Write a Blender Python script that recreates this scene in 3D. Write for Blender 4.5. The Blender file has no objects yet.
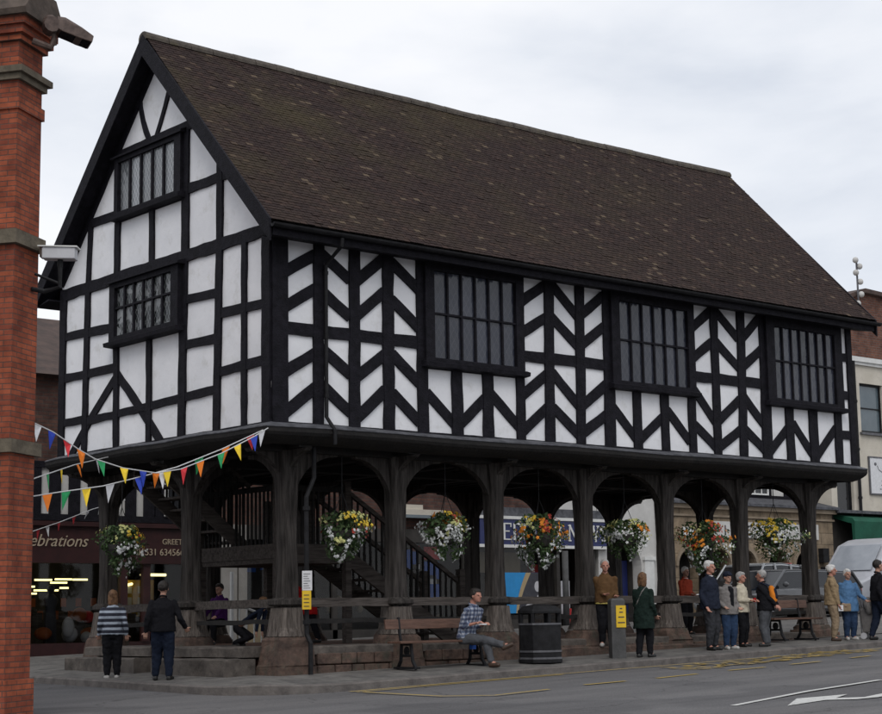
import bpy, bmesh, math, random
import numpy as np
from mathutils import Matrix, Vector
random.seed(7)
rng = np.random.default_rng(11)
SC = bpy.context.scene
COL = SC.collection

# ------------------------------------------------------------------ camera
cd = bpy.data.cameras.new('camera'); cam = bpy.data.objects.new('camera', cd); COL.objects.link(cam)
cd.sensor_width = 36.0; cd.lens = 36.0 * 1694.0 / 882.0; cd.clip_start = 0.1; cd.clip_end = 2000
cam.matrix_world = Matrix(((0.7610859, -0.0866820, -0.6428332, -14.304520),
                           (-0.6484682, -0.1252096, -0.7508738, -20.598754),
                           (-0.0154017, 0.9883364, -0.1515058, 0.781896),
                           (0, 0, 0, 1)))
SC.camera = cam
# ------------------------------------------------------------------ world, sun, exposure
SC.view_settings.view_transform = 'Standard'; SC.view_settings.look = 'None'
SC.view_settings.exposure = 0.24; SC.view_settings.gamma = 1.0
SC.view_settings.use_curve_mapping = False
SUN_EL, SUN_AZ = math.radians(48), math.radians(222)      # azimuth clockwise from +Y
w = bpy.data.worlds.new('World'); SC.world = w; w.use_nodes = True
nt = w.node_tree; N = nt.nodes; Lk = nt.links; N.clear()
wo = N.new('ShaderNodeOutputWorld'); bg = N.new('ShaderNodeBackground'); bg2 = N.new('ShaderNodeBackground'); mx = N.new('ShaderNodeMixShader')
sky = N.new('ShaderNodeTexSky'); sky.sky_type = 'NISHITA'; sky.sun_disc = False
sky.sun_elevation = SUN_EL; sky.sun_rotation = SUN_AZ
Lk.new(sky.outputs[0], bg.inputs[0]); bg.inputs[1].default_value = 0.09
tc = N.new('ShaderNodeTexCoord'); mp = N.new('ShaderNodeMapping'); mp.inputs['Scale'].default_value = (1.0, 1.0, 2.6)
Lk.new(tc.outputs['Generated'], mp.inputs['Vector'])
n1 = N.new('ShaderNodeTexNoise'); n1.inputs['Scale'].default_value = 3.6; n1.inputs['Detail'].default_value = 7; n1.inputs['Roughness'].default_value = 0.5
n1.inputs['Distortion'].default_value = 0.25
Lk.new(mp.outputs[0], n1.inputs['Vector'])
cr = N.new('ShaderNodeValToRGB'); Lk.new(n1.outputs[0], cr.inputs[0])
cr.color_ramp.elements[0].position = 0.32; cr.color_ramp.elements[0].color = (0.60, 0.64, 0.715, 1)
cr.color_ramp.elements[1].position = 0.62; cr.color_ramp.elements[1].color = (0.90, 0.905, 0.93, 1)
e = cr.color_ramp.elements.new(0.47); e.color = (0.765, 0.79, 0.84, 1)
Lk.new(cr.outputs[0], bg2.inputs[0]); bg2.inputs[1].default_value = 0.98
mx.inputs[0].default_value = 0.9
Lk.new(bg.outputs[0], mx.inputs[1]); Lk.new(bg2.outputs[0], mx.inputs[2]); Lk.new(mx.outputs[0], wo.inputs[0])
sl = bpy.data.lights.new('sun', 'SUN'); so = bpy.data.objects.new('sun', sl); COL.objects.link(so)
sl.energy = 0.95; sl.angle = math.radians(30); sl.color = (1.0, 0.965, 0.92)
sd = Vector((math.sin(SUN_AZ) * math.cos(SUN_EL), math.cos(SUN_AZ) * math.cos(SUN_EL), math.sin(SUN_EL)))
so.rotation_euler = sd.to_track_quat('Z', 'Y').to_euler()

# ------------------------------------------------------------------ materials
M = {}
def new_mat(name):
    m = bpy.data.materials.new(name); m.use_nodes = True; M[name] = m
    return m, m.node_tree.nodes, m.node_tree.links, m.node_tree.nodes['Principled BSDF']
def ramp(N, pts):
    r = N.new('ShaderNodeValToRGB'); e = r.color_ramp.elements
    while len(e) < len(pts): e.new(0.5)
    for i, (p, c) in enumerate(pts): e[i].position = p; e[i].color = (c[0], c[1], c[2], 1)
    return r
def mat(name, c1, c2=None, scale=6.0, rough=0.8, bump=0.0, bscale=None, stretch=(1, 1, 1), metal=0.0, spec=0.4, detail=6, lo=0.35, hi=0.65, dirt=None):
    m, N, L, P = new_mat(name)
    c2 = c2 or tuple(x * 1.35 for x in c1)
    tc = N.new('ShaderNodeTexCoord'); mp = N.new('ShaderNodeMapping'); mp.inputs['Scale'].default_value = stretch
    L.new(tc.outputs['Object'], mp.inputs[0])
    n = N.new('ShaderNodeTexNoise'); n.inputs['Scale'].default_value = scale; n.inputs['Detail'].default_value = detail
    n.inputs['Roughness'].default_value = 0.6
    L.new(mp.outputs[0], n.inputs['Vector'])
    r = ramp(N, [(lo, c1), (hi, c2)]); L.new(n.outputs[0], r.inputs[0])
    out = r.outputs[0]
    if dirt:
        n3 = N.new('ShaderNodeTexNoise'); n3.inputs['Scale'].default_value = dirt[1]; n3.inputs['Detail'].default_value = 9; n3.inputs['Roughness'].default_value = 0.7
        L.new(mp.outputs[0], n3.inputs['Vector'])
        rr = ramp(N, [(dirt[2], (0, 0, 0)), (dirt[3], (1, 1, 1))]); L.new(n3.outputs[0], rr.inputs[0])
        mm = N.new('ShaderNodeMix'); mm.data_type = 'RGBA'; L.new(rr.outputs[0], mm.inputs[0]); L.new(out, mm.inputs[6]); mm.inputs[7].default_value = (*dirt[0], 1)
        out = mm.outputs[2]
    L.new(out, P.inputs['Base Color'])
    P.inputs['Roughness'].default_value = rough; P.inputs['Metallic'].default_value = metal
    P.inputs['Specular IOR Level'].default_value = spec
    if bump:
        b = N.new('ShaderNodeBump'); b.inputs['Strength'].default_value = bump; b.inputs['Distance'].default_value = 0.02
        n2 = N.new('ShaderNodeTexNoise'); n2.inputs['Scale'].default_value = bscale or scale * 4; n2.inputs['Detail'].default_value = 5
        L.new(mp.outputs[0], n2.inputs['Vector']); L.new(n2.outputs[0], b.inputs['Height']); L.new(b.outputs[0], P.inputs['Normal'])
    return m
def glow(name, c, s):
    m, N, L, P = new_mat(name)
    P.inputs['Base Color'].default_value = (*c, 1); P.inputs['Emission Color'].default_value = (*c, 1); P.inputs['Emission Strength'].default_value = s
    return m

mat('plaster', (0.70, 0.705, 0.73), (0.79, 0.79, 0.81), 1.1, 0.9, 0.35, 7, dirt=((0.50, 0.49, 0.46), 2.8, 0.54, 0.82))
mat('black_timber', (0.0055, 0.0052, 0.0075), (0.013, 0.012, 0.017), 9, 0.72, 0.6, 40, (1, 1, 1), spec=0.14)
mat('sky_reflection_glass', (0.24, 0.26, 0.29), (0.30, 0.32, 0.35), 2, 0.12, spec=0.6)  # windscreen glass, its sky reflection painted in as a pale base colour
mat('oak', (0.017, 0.015, 0.0138), (0.062, 0.055, 0.051), 5, 0.85, 0.9, 14, (4, 4, 0.35), spec=0.15)
mat('oak_pale', (0.060, 0.050, 0.044), (0.16, 0.138, 0.122), 7, 0.85, 0.9, 14, (3.5, 3.5, 0.4), spec=0.15)
mat('oak_rail', (0.040, 0.034, 0.031), (0.095, 0.082, 0.074), 6, 0.85, 0.6, 12, (0.4, 4, 4), spec=0.15)
mat('dark_beam', (0.006, 0.0055, 0.0055), (0.015, 0.013, 0.012), 5, 0.85, 0.5, 20)
mat('lead', (0.035, 0.036, 0.042), (0.10, 0.102, 0.115), 7, 0.7, 0.4, 12, spec=0.4)
mat('sandstone', (0.042, 0.028, 0.023), (0.125, 0.080, 0.061), 4.5, 0.92, 1.0, 14, dirt=((0.06, 0.06, 0.045), 5, 0.5, 0.72))
mat('sandstone_pale', (0.19, 0.15, 0.125), (0.31, 0.26, 0.225), 6, 0.92, 0.9, 14)
mat('flagstone', (0.060, 0.051, 0.045), (0.125, 0.108, 0.094), 3, 0.9, 0.8, 14, dirt=((0.035, 0.03, 0.026), 4, 0.5, 0.7))
mat('black_iron', (0.007, 0.007, 0.008), (0.016, 0.016, 0.018), 8, 0.6, 0.2, 30, spec=0.2)
mat('grey_metal', (0.09, 0.09, 0.10), (0.14, 0.14, 0.15), 8, 0.5, metal=0.3)
mat('cornice_stone', (0.05, 0.038, 0.030), (0.10, 0.075, 0.06), 5, 0.9, 0.5, 14)
mat('rust_metal', (0.055, 0.036, 0.030), (0.11, 0.075, 0.062), 12, 0.65, 0.2, 30)
mat('white_paint', (0.60, 0.60, 0.58), (0.70, 0.70, 0.68), 5, 0.55)
mat('cream_render', (0.50, 0.46, 0.385), (0.60, 0.555, 0.475), 1.2, 0.9, 0.3, 20, dirt=((0.36, 0.33, 0.28), 1.7, 0.55, 0.8))
mat('white_render', (0.46, 0.45, 0.43), (0.58, 0.57, 0.55), 1.5, 0.9, 0.3, 20)
mat('dull_render', (0.20, 0.19, 0.175), (0.28, 0.265, 0.245), 1.5, 0.9, 0.3, 20)
mat('ashlar', (0.20, 0.155, 0.11), (0.31, 0.25, 0.185), 1.6, 0.9, 0.5, 18)
mat('maroon_paint', (0.022, 0.006, 0.006), (0.038, 0.010, 0.010), 4, 0.5)
mat('navy_sign', (0.010, 0.015, 0.075), (0.014, 0.022, 0.105), 3, 0.4)
mat('green_canvas', (0.004, 0.060, 0.035), (0.008, 0.090, 0.052), 2.5, 0.8, 0.3, 8)
mat('bench_wood', (0.075, 0.038, 0.026), (0.135, 0.072, 0.05), 5, 0.6, 0.3, 20, (0.6, 4, 4))
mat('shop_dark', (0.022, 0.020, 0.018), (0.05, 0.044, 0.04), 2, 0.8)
mat('tan_board', (0.16, 0.125, 0.075), (0.22, 0.175, 0.11), 2, 0.8)
mat('yellow_paper', (0.65, 0.42, 0.02), (0.75, 0.50, 0.03), 5, 0.6)
mat('paper', (0.60, 0.61, 0.62), (0.70, 0.70, 0.72), 12, 0.6)
mat('ink', (0.03, 0.03, 0.04), (0.05, 0.05, 0.06), 5, 0.6)
mat('tyre', (0.012, 0.012, 0.012), (0.02, 0.02, 0.02), 5, 0.85)
mat('rim', (0.25, 0.25, 0.27), (0.32, 0.32, 0.34), 5, 0.35, metal=0.7)
mat('silver_paint', (0.30, 0.31, 0.32), (0.34, 0.35, 0.36), 3, 0.25, metal=0.4, spec=0.6)
mat('dark_paint', (0.085, 0.088, 0.093), (0.10, 0.103, 0.11), 3, 0.22, metal=0.3, spec=0.6)
mat('van_white', (0.36, 0.37, 0.40), (0.42, 0.43, 0.46), 2, 0.3, spec=0.6)
mat('red_plastic', (0.35, 0.012, 0.01), (0.45, 0.02, 0.015), 4, 0.3)
mat('gold_letter', (0.30, 0.24, 0.17), (0.42, 0.34, 0.25), 8, 0.6)
mat('grey_post', (0.045, 0.045, 0.045), (0.075, 0.075, 0.075), 6, 0.7, 0.2, 30)

def plastic(name, c): return mat(name, c, tuple(min(1, x * 1.15) for x in c), 7, 0.7)
plastic('flag_white', (0.72, 0.72, 0.74)); plastic('flag_red', (0.62, 0.035, 0.045)); plastic('flag_orange', (0.80, 0.20, 0.015))
plastic('flag_yellow', (0.80, 0.56, 0.03)); plastic('flag_green', (0.02, 0.30, 0.10)); plastic('flag_blue', (0.02, 0.05, 0.38))
plastic('cord', (0.55, 0.55, 0.55)); plastic('poster_blue', (0.02, 0.22, 0.50)); plastic('poster_tan', (0.34, 0.26, 0.15))
plastic('display_orange', (0.26, 0.06, 0.012)); plastic('display_red', (0.40, 0.02, 0.02)); plastic('display_yellow', (0.45, 0.27, 0.02))
plastic('display_blue', (0.01, 0.07, 0.32)); plastic('display_white', (0.45, 0.45, 0.47)); plastic('display_purple', (0.10, 0.02, 0.16))

# asphalt
m, N_, L_, P_ = new_mat('asphalt')
tc = N_.new('ShaderNodeTexCoord')
na = N_.new('ShaderNodeTexNoise'); na.inputs['Scale'].default_value = 0.55; na.inputs['Detail'].default_value = 8; na.inputs['Roughness'].default_value = 0.65
nb = N_.new('ShaderNodeTexNoise'); nb.inputs['Scale'].default_value = 60; nb.inputs['Detail'].default_value = 2
mpA = N_.new('ShaderNodeMapping'); mpA.inputs['Rotation'].default_value = (0, 0, -0.2); mpA.inputs['Scale'].default_value = (0.35, 2.6, 1)
L_.new(tc.outputs['Object'], mpA.inputs[0]); L_.new(mpA.outputs[0], na.inputs['Vector']); L_.new(tc.outputs['Object'], nb.inputs['Vector'])
ra = ramp(N_, [(0.3, (0.098, 0.096, 0.098)), (0.5, (0.122, 0.119, 0.121)), (0.72, (0.152, 0.148, 0.149))]); L_.new(na.outputs[0], ra.inputs[0])
rb = ramp(N_, [(0.3, (0.72, 0.72, 0.72)), (0.7, (1.22, 1.22, 1.22))]); L_.new(nb.outputs[0], rb.inputs[0])
mm = N_.new('ShaderNodeMix'); mm.data_type = 'RGBA'; mm.blend_type = 'MULTIPLY'; mm.inputs[0].default_value = 1
L_.new(ra.outputs[0], mm.inputs[6]); L_.new(rb.outputs[0], mm.inputs[7]); vo = N_.new('ShaderNodeTexVoronoi'); vo.feature = 'DISTANCE_TO_EDGE'; vo.inputs['Scale'].default_value = 0.33; nw = N_.new('ShaderNodeTexNoise'); nw.inputs['Scale'].default_value = 1.3; nw.inputs['Detail'].default_value = 6
L_.new(tc.outputs['Object'], nw.inputs['Vector']); vw = N_.new('ShaderNodeVectorMath'); vw.operation = 'MULTIPLY_ADD'; L_.new(nw.outputs['Color'], vw.inputs[0]); vw.inputs[1].default_value = (1.3, 1.3, 0); L_.new(tc.outputs['Object'], vw.inputs[2]); L_.new(vw.outputs[0], vo.inputs['Vector'])
rc = ramp(N_, [(0.0, (0.55, 0.55, 0.55)), (0.006, (1, 1, 1))]); L_.new(vo.outputs['Distance'], rc.inputs[0])
np_ = N_.new('ShaderNodeTexNoise'); np_.inputs['Scale'].default_value = 0.22; np_.inputs['Detail'].default_value = 3; L_.new(tc.outputs['Object'], np_.inputs['Vector'])
rp_ = ramp(N_, [(0.44, (0.82, 0.82, 0.83)), (0.47, (1.02, 1.02, 1.02)), (0.60, (1.06, 1.05, 1.04))]); L_.new(np_.outputs[0], rp_.inputs[0])
m3 = N_.new('ShaderNodeMix'); m3.data_type = 'RGBA'; m3.blend_type = 'MULTIPLY'; m3.inputs[0].default_value = 1; L_.new(mm.outputs[2], m3.inputs[6]); L_.new(rc.outputs[0], m3.inputs[7])
m4 = N_.new('ShaderNodeMix'); m4.data_type = 'RGBA'; m4.blend_type = 'MULTIPLY'; m4.inputs[0].default_value = 1; L_.new(m3.outputs[2], m4.inputs[6]); L_.new(rp_.outputs[0], m4.inputs[7])
L_.new(m4.outputs[2], P_.inputs['Base Color'])
P_.inputs['Roughness'].default_value = 0.85; P_.inputs['Specular IOR Level'].default_value = 0.2
bb = N_.new('ShaderNodeBump'); bb.inputs['Strength'].default_value = 0.4; bb.inputs['Distance'].default_value = 0.01
L_.new(nb.outputs[0], bb.inputs['Height']); L_.new(bb.outputs[0], P_.inputs['Normal'])

# slab paving, brick: brick texture in object space on chosen axes
def brickmat(name, ca, cb, cm, bw, bh, mortar, axes='xz', rough=0.9, rot=0.0, tint=None, offset=0.5, bump=0.5):
    m, N, L, P = new_mat(name)
    tc = N.new('ShaderNodeTexCoord')
    src = tc.outputs['Object']
    sp = N.new('ShaderNodeSeparateXYZ'); L.new(src, sp.inputs[0]); cb_ = N.new('ShaderNodeCombineXYZ')
    if axes == 'wall':      # choose x or y by normal so that every upright face is coursed
        ge = N.new('ShaderNodeNewGeometry'); vt = N.new('ShaderNodeVectorTransform'); vt.vector_type = 'NORMAL'; vt.convert_from = 'WORLD'; vt.convert_to = 'OBJECT'
        L.new(ge.outputs['Normal'], vt.inputs[0]); s2 = N.new('ShaderNodeSeparateXYZ'); L.new(vt.outputs[0], s2.inputs[0])
        ab = N.new('ShaderNodeMath'); ab.operation = 'ABSOLUTE'; L.new(s2.outputs[0], ab.inputs[0])
        gt = N.new('ShaderNodeMath'); gt.operation = 'GREATER_THAN'; gt.inputs[1].default_value = 0.7; L.new(ab.outputs[0], gt.inputs[0])
        mi = N.new('ShaderNodeMix'); L.new(gt.outputs[0], mi.inputs[0]); L.new(sp.outputs[0], mi.inputs[2]); L.new(sp.outputs[1], mi.inputs[3])
        L.new(mi.outputs[0], cb_.inputs[0]); L.new(sp.outputs[2], cb_.inputs[1])
    elif axes == 'xy': L.new(sp.outputs[0], cb_.inputs[0]); L.new(sp.outputs[1], cb_.inputs[1])
    b = N.new('ShaderNodeTexBrick'); L.new(cb_.outputs[0], b.inputs['Vector'])
    b.inputs['Scale'].default_value = 1; b.inputs['Brick Width'].default_value = bw; b.inputs['Row Height'].default_value = bh
    b.inputs['Mortar Size'].default_value = mortar; b.inputs['Color1'].default_value = (*ca, 1); b.inputs['Color2'].default_value = (*cb, 1); b.inputs['Mortar'].default_value = (*cm, 1)
    b.offset = offset; b.inputs['Mortar Smooth'].default_value = 0.3
    n = N.new('ShaderNodeTexNoise'); n.inputs['Scale'].default_value = 3; n.inputs['Detail'].default_value = 9; n.inputs['Roughness'].default_value = 0.7; L.new(src, n.inputs['Vector'])
    r = ramp(N, [(0.3, (0.50, 0.50, 0.52)), (0.7, (1.35, 1.35, 1.3))]); L.new(n.outputs[0], r.inputs[0])
    mm = N.new('ShaderNodeMix'); mm.data_type = 'RGBA'; mm.blend_type = 'MULTIPLY'; mm.inputs[0].default_value = 1
    L.new(b.outputs[0], mm.inputs[6]); L.new(r.outputs[0], mm.inputs[7]); L.new(mm.outputs[2], P.inputs['Base Color'])
    P.inputs['Roughness'].default_value = rough; P.inputs['Specular IOR Level'].default_value = 0.2
    bu = N.new('ShaderNodeBump'); bu.invert = True; bu.inputs['Strength'].default_value = bump; bu.inputs['Distance'].default_value = 0.01
    L.new(b.outputs['Fac'], bu.inputs['Height']); L.new(bu.outputs[0], P.inputs['Normal'])
    return m
brickmat('red_brick', (0.33, 0.088, 0.044), (0.20, 0.052, 0.032), (0.11, 0.062, 0.050), 0.235, 0.066, 0.007, 'wall')
brickmat('old_brick', (0.115, 0.058, 0.045), (0.075, 0.040, 0.034), (0.07, 0.055, 0.05), 0.25, 0.085, 0.012, 'wall')
brickmat('far_brick', (0.17, 0.075, 0.052), (0.11, 0.050, 0.038), (0.13, 0.10, 0.09), 0.25, 0.085, 0.012, 'wall')
brickmat('ashlar_block', (0.29, 0.225, 0.16), (0.235, 0.18, 0.125), (0.12, 0.095, 0.07), 0.75, 0.36, 0.012, 'wall')
brickmat('rubble_stone', (0.17, 0.085, 0.06), (0.11, 0.075, 0.058), (0.07, 0.055, 0.045), 0.52, 0.19, 0.02, 'wall', bump=1.0)
brickmat('paving', (0.155, 0.147, 0.140), (0.130, 0.124, 0.119), (0.075, 0.071, 0.067), 0.68, 0.5, 0.010, 'xy')

# roof tiles: colour differs from tile to tile, lichen in spots
m, N_, L_, P_ = new_mat('roof_tile')
ge = N_.new('ShaderNodeNewGeometry'); tc = N_.new('ShaderNodeTexCoord')
rt = ramp(N_, [(0.0, (0.029, 0.0195, 0.0180)), (0.35, (0.034, 0.0225, 0.0205)), (0.75, (0.039, 0.0255, 0.0225)), (0.96, (0.050, 0.031, 0.026)), (1.0, (0.115, 0.085, 0.06))])
L_.new(ge.outputs['Random Per Island'], rt.inputs[0])
n = N_.new('ShaderNodeTexNoise'); n.inputs['Scale'].default_value = 0.75; n.inputs['Detail'].default_value = 7; n.inputs['Roughness'].default_value = 0.65; L_.new(tc.outputs['Object'], n.inputs['Vector'])
rm = ramp(N_, [(0.45, (0, 0, 0)), (0.72, (0.8, 0.8, 0.8))]); L_.new(n.outputs[0], rm.inputs[0])
sp = N_.new('ShaderNodeSeparateXYZ'); L_.new(tc.outputs['Object'], sp.inputs[0])
mr = N_.new('ShaderNodeMapRange'); mr.inputs[1].default_value = 6.4; mr.inputs[2].default_value = 10.6; mr.inputs[3].default_value = 0.30; mr.inputs[4].default_value = 1.5; L_.new(sp.outputs[2], mr.inputs[0])
mr2 = N_.new('ShaderNodeMapRange'); mr2.inputs[1].default_value = 0; mr2.inputs[2].default_value = 12; mr2.inputs[3].default_value = 1.2; mr2.inputs[4].default_value = 0.25; L_.new(sp.outputs[0], mr2.inputs[0])
mu = N_.new('ShaderNodeMath'); mu.operation = 'MULTIPLY'; L_.new(mr.outputs[0], mu.inputs[0]); L_.new(mr2.outputs[0], mu.inputs[1])
mu2 = N_.new('ShaderNodeMath'); mu2.operation = 'MULTIPLY'; L_.new(mu.outputs[0], mu2.inputs[0]); L_.new(rm.outputs[0], mu2.inputs[1]); mu2.use_clamp = True
mo = N_.new('ShaderNodeMix'); mo.data_type = 'RGBA'; L_.new(mu2.outputs[0], mo.inputs[0]); L_.new(rt.outputs[0], mo.inputs[6]); mo.inputs[7].default_value = (0.056, 0.045, 0.024, 1)
nl = N_.new('ShaderNodeTexNoise'); nl.inputs['Scale'].default_value = 6.5; nl.inputs['Detail'].default_value = 4; L_.new(tc.outputs['Object'], nl.inputs['Vector'])
rl = ramp(N_, [(0.70, (0, 0, 0)), (0.76, (.55, .55, .55))]); L_.new(nl.outputs[0], rl.inputs[0])
ml = N_.new('ShaderNodeMix'); ml.data_type = 'RGBA'; L_.new(rl.outputs[0], ml.inputs[0]); L_.new(mo.outputs[2], ml.inputs[6]); ml.inputs[7].default_value = (0.125, 0.105, 0.08, 1)
L_.new(ml.outputs[2], P_.inputs['Base Color']); P_.inputs['Roughness'].default_value = 0.92; P_.inputs['Specular IOR Level'].default_value = 0.15
mat('ridge_tile', (0.050, 0.042, 0.035), (0.10, 0.085, 0.070), 6, 0.9, 0.6, 20, dirt=((0.075, 0.064, 0.036), 3, 0.55, 0.7))
mat('ridge_clay', (0.05, 0.036, 0.032), (0.09, 0.06, 0.05), 3, 0.9, 0.4, 12)

# leaded glass: diamond quarries, each tilted a little, with lead cames
def leaded(name, axis, base=(0.035, 0.038, 0.045), sp_=0.5, came=(0.20, 0.205, 0.215), pitch=0.085, curtains_and_reflections=False):
    m, N, L, P = new_mat(name)
    tc = N.new('ShaderNodeTexCoord'); s = N.new('ShaderNodeSeparateXYZ'); L.new(tc.outputs['Object'], s.inputs[0])
    U = s.outputs[0] if axis == 'x' else s.outputs[1]; V = s.outputs[2]
    outs = []
    for sg in (1, -1):
        a = N.new('ShaderNodeMath'); a.operation = 'MULTIPLY_ADD'; L.new(V, a.inputs[0]); a.inputs[1].default_value = 0.62 * sg; L.new(U, a.inputs[2])
        b = N.new('ShaderNodeMath'); b.operation = 'DIVIDE'; L.new(a.outputs[0], b.inputs[0]); b.inputs[1].default_value = pitch
        outs.append(b)
    facs = []
    for b in outs:
        f = N.new('ShaderNodeMath'); f.operation = 'FRACT'; L.new(b.outputs[0], f.inputs[0])
        c = N.new('ShaderNodeMath'); c.operation = 'LESS_THAN'; L.new(f.outputs[0], c.inputs[0]); c.inputs[1].default_value = 0.11; facs.append(c)
    mxm = N.new('ShaderNodeMath'); mxm.operation = 'MAXIMUM'; L.new(facs[0].outputs[0], mxm.inputs[0]); L.new(facs[1].outputs[0], mxm.inputs[1])
    fl = []
    for b in outs:
        f = N.new('ShaderNodeMath'); f.operation = 'FLOOR'; L.new(b.outputs[0], f.inputs[0]); fl.append(f)
    cx = N.new('ShaderNodeCombineXYZ'); L.new(fl[0].outputs[0], cx.inputs[0]); L.new(fl[1].outputs[0], cx.inputs[1])
    wn = N.new('ShaderNodeTexWhiteNoise'); wn.noise_dimensions = '3D'; L.new(cx.outputs[0], wn.inputs[0])
    ge = N.new('ShaderNodeNewGeometry')
    va = N.new('ShaderNodeVectorMath'); va.operation = 'MULTIPLY_ADD'; L.new(wn.outputs['Color'], va.inputs[0]); va.inputs[1].default_value = (0.10, 0.10, 0.10)
    vs = N.new('ShaderNodeVectorMath'); vs.operation = 'SUBTRACT'; L.new(ge.outputs['Normal'], vs.inputs[0]); vs.inputs[1].default_value = (0.05, 0.05, 0.05)
    L.new(vs.outputs[0], va.inputs[2]); vn = N.new('ShaderNodeVectorMath'); vn.operation = 'NORMALIZE'; L.new(va.outputs[0], vn.inputs[0]); L.new(vn.outputs[0], P.inputs['Normal'])
    mc = N.new('ShaderNodeMix'); mc.data_type = 'RGBA'; L.new(mxm.outputs[0], mc.inputs[0]); mc.inputs[6].default_value = (*base, 1); mc.inputs[7].default_value = (*came, 1)
    if curtains_and_reflections:  # pale blotches: bits of curtain and reflections, both put into the pane colour
        nn = N.new('ShaderNodeTexNoise'); nn.inputs['Scale'].default_value = 3.2; nn.inputs['Detail'].default_value = 2; nn.inputs['Distortion'].default_value = 1.2; L.new(tc.outputs['Object'], nn.inputs['Vector'])
        rr = ramp(N, [(0.52, base), (0.56, (0.16, 0.165, 0.17))]); L.new(nn.outputs[0], rr.inputs[0]); L.new(rr.outputs[0], mc.inputs[6])
    oi = N.new('ShaderNodeObjectInfo'); mrr = N.new('ShaderNodeMapRange'); mrr.inputs[3].default_value = 0.65; mrr.inputs[4].default_value = 1.4; L.new(oi.outputs['Random'], mrr.inputs[0])
    vsc = N.new('ShaderNodeVectorMath'); vsc.operation = 'SCALE'; L.new(mc.outputs[2], vsc.inputs[0]); L.new(mrr.outputs[0], vsc.inputs['Scale']); L.new(vsc.outputs[0], P.inputs['Base Color']); P.inputs['Roughness'].default_value = 0.14; P.inputs['Specular IOR Level'].default_value = sp_
    return m
leaded('leaded_front', 'x', (0.026, 0.029, 0.042), 0.45, (0.046, 0.048, 0.062), 0.11)
leaded('leaded_attic', 'y', (0.13, 0.14, 0.15), 0.5, (0.30, 0.31, 0.32), 0.09)
leaded('leaded_gable', 'y', (0.012, 0.014, 0.015), 0.3, (0.14, 0.15, 0.15), 0.09, True)
# clear shop glass
m, N_, L_, P_ = new_mat('shop_glass')
gl = N_.new('ShaderNodeBsdfGlossy'); gl.inputs['Roughness'].default_value = 0.03; tr = N_.new('ShaderNodeBsdfTransparent'); tr.inputs[0].default_value = (0.9, 0.92, 0.92, 1)
fr = N_.new('ShaderNodeFresnel'); fr.inputs[0].default_value = 1.4; ms = N_.new('ShaderNodeMixShader')
L_.new(fr.outputs[0], ms.inputs[0]); L_.new(tr.outputs[0], ms.inputs[1]); L_.new(gl.outputs[0], ms.inputs[2]); L_.new(ms.outputs[0], N_['Material Output'].inputs[0])
mat('dark_glass', (0.012, 0.013, 0.015), (0.018, 0.019, 0.022), 2, 0.08, spec=0.35)
mat('blue_glass', (0.07, 0.10, 0.12), (0.10, 0.13, 0.15), 2, 0.1, spec=0.6)
glow('tube_light', (1.0, 0.86, 0.38), 1.8)
mat('leaf', (0.020, 0.045, 0.012), (0.055, 0.10, 0.030), 20, 0.7)
mat('leaf_pale', (0.05, 0.085, 0.03), (0.10, 0.14, 0.055), 20, 0.7)
for nme, c in (('petal_white', (0.72, 0.73, 0.72)), ('petal_yellow', (0.75, 0.52, 0.05)), ('petal_orange', (0.75, 0.25, 0.02)), ('petal_red', (0.42, 0.05, 0.03)), ('petal_cream', (0.55, 0.55, 0.22))):
    mat(nme, c, tuple(x * 0.8 for x in c), 30, 0.7)
# road paint, worn through to the asphalt
def paint(name, c, lo, hi):
    m, N, L, P = new_mat(name)
    tc = N.new('ShaderNodeTexCoord'); n = N.new('ShaderNodeTexNoise'); n.inputs['Scale'].default_value = 9; n.inputs['Detail'].default_value = 9; n.inputs['Roughness'].default_value = 0.75
    L.new(tc.outputs['Object'], n.inputs['Vector']); r = ramp(N, [(lo, c), (hi, (0.10, 0.098, 0.095))]); L.new(n.outputs[0], r.inputs[0]); L.new(r.outputs[0], P.inputs['Base Color']); P.inputs['Roughness'].default_value = 0.8
paint('yellow_line', (0.38, 0.265, 0.06), 0.52, 0.70)
paint('worn_yellow', (0.36, 0.245, 0.05), 0.44, 0.66)
paint('white_line', (0.52, 0.52, 0.50), 0.56, 0.72)

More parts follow.
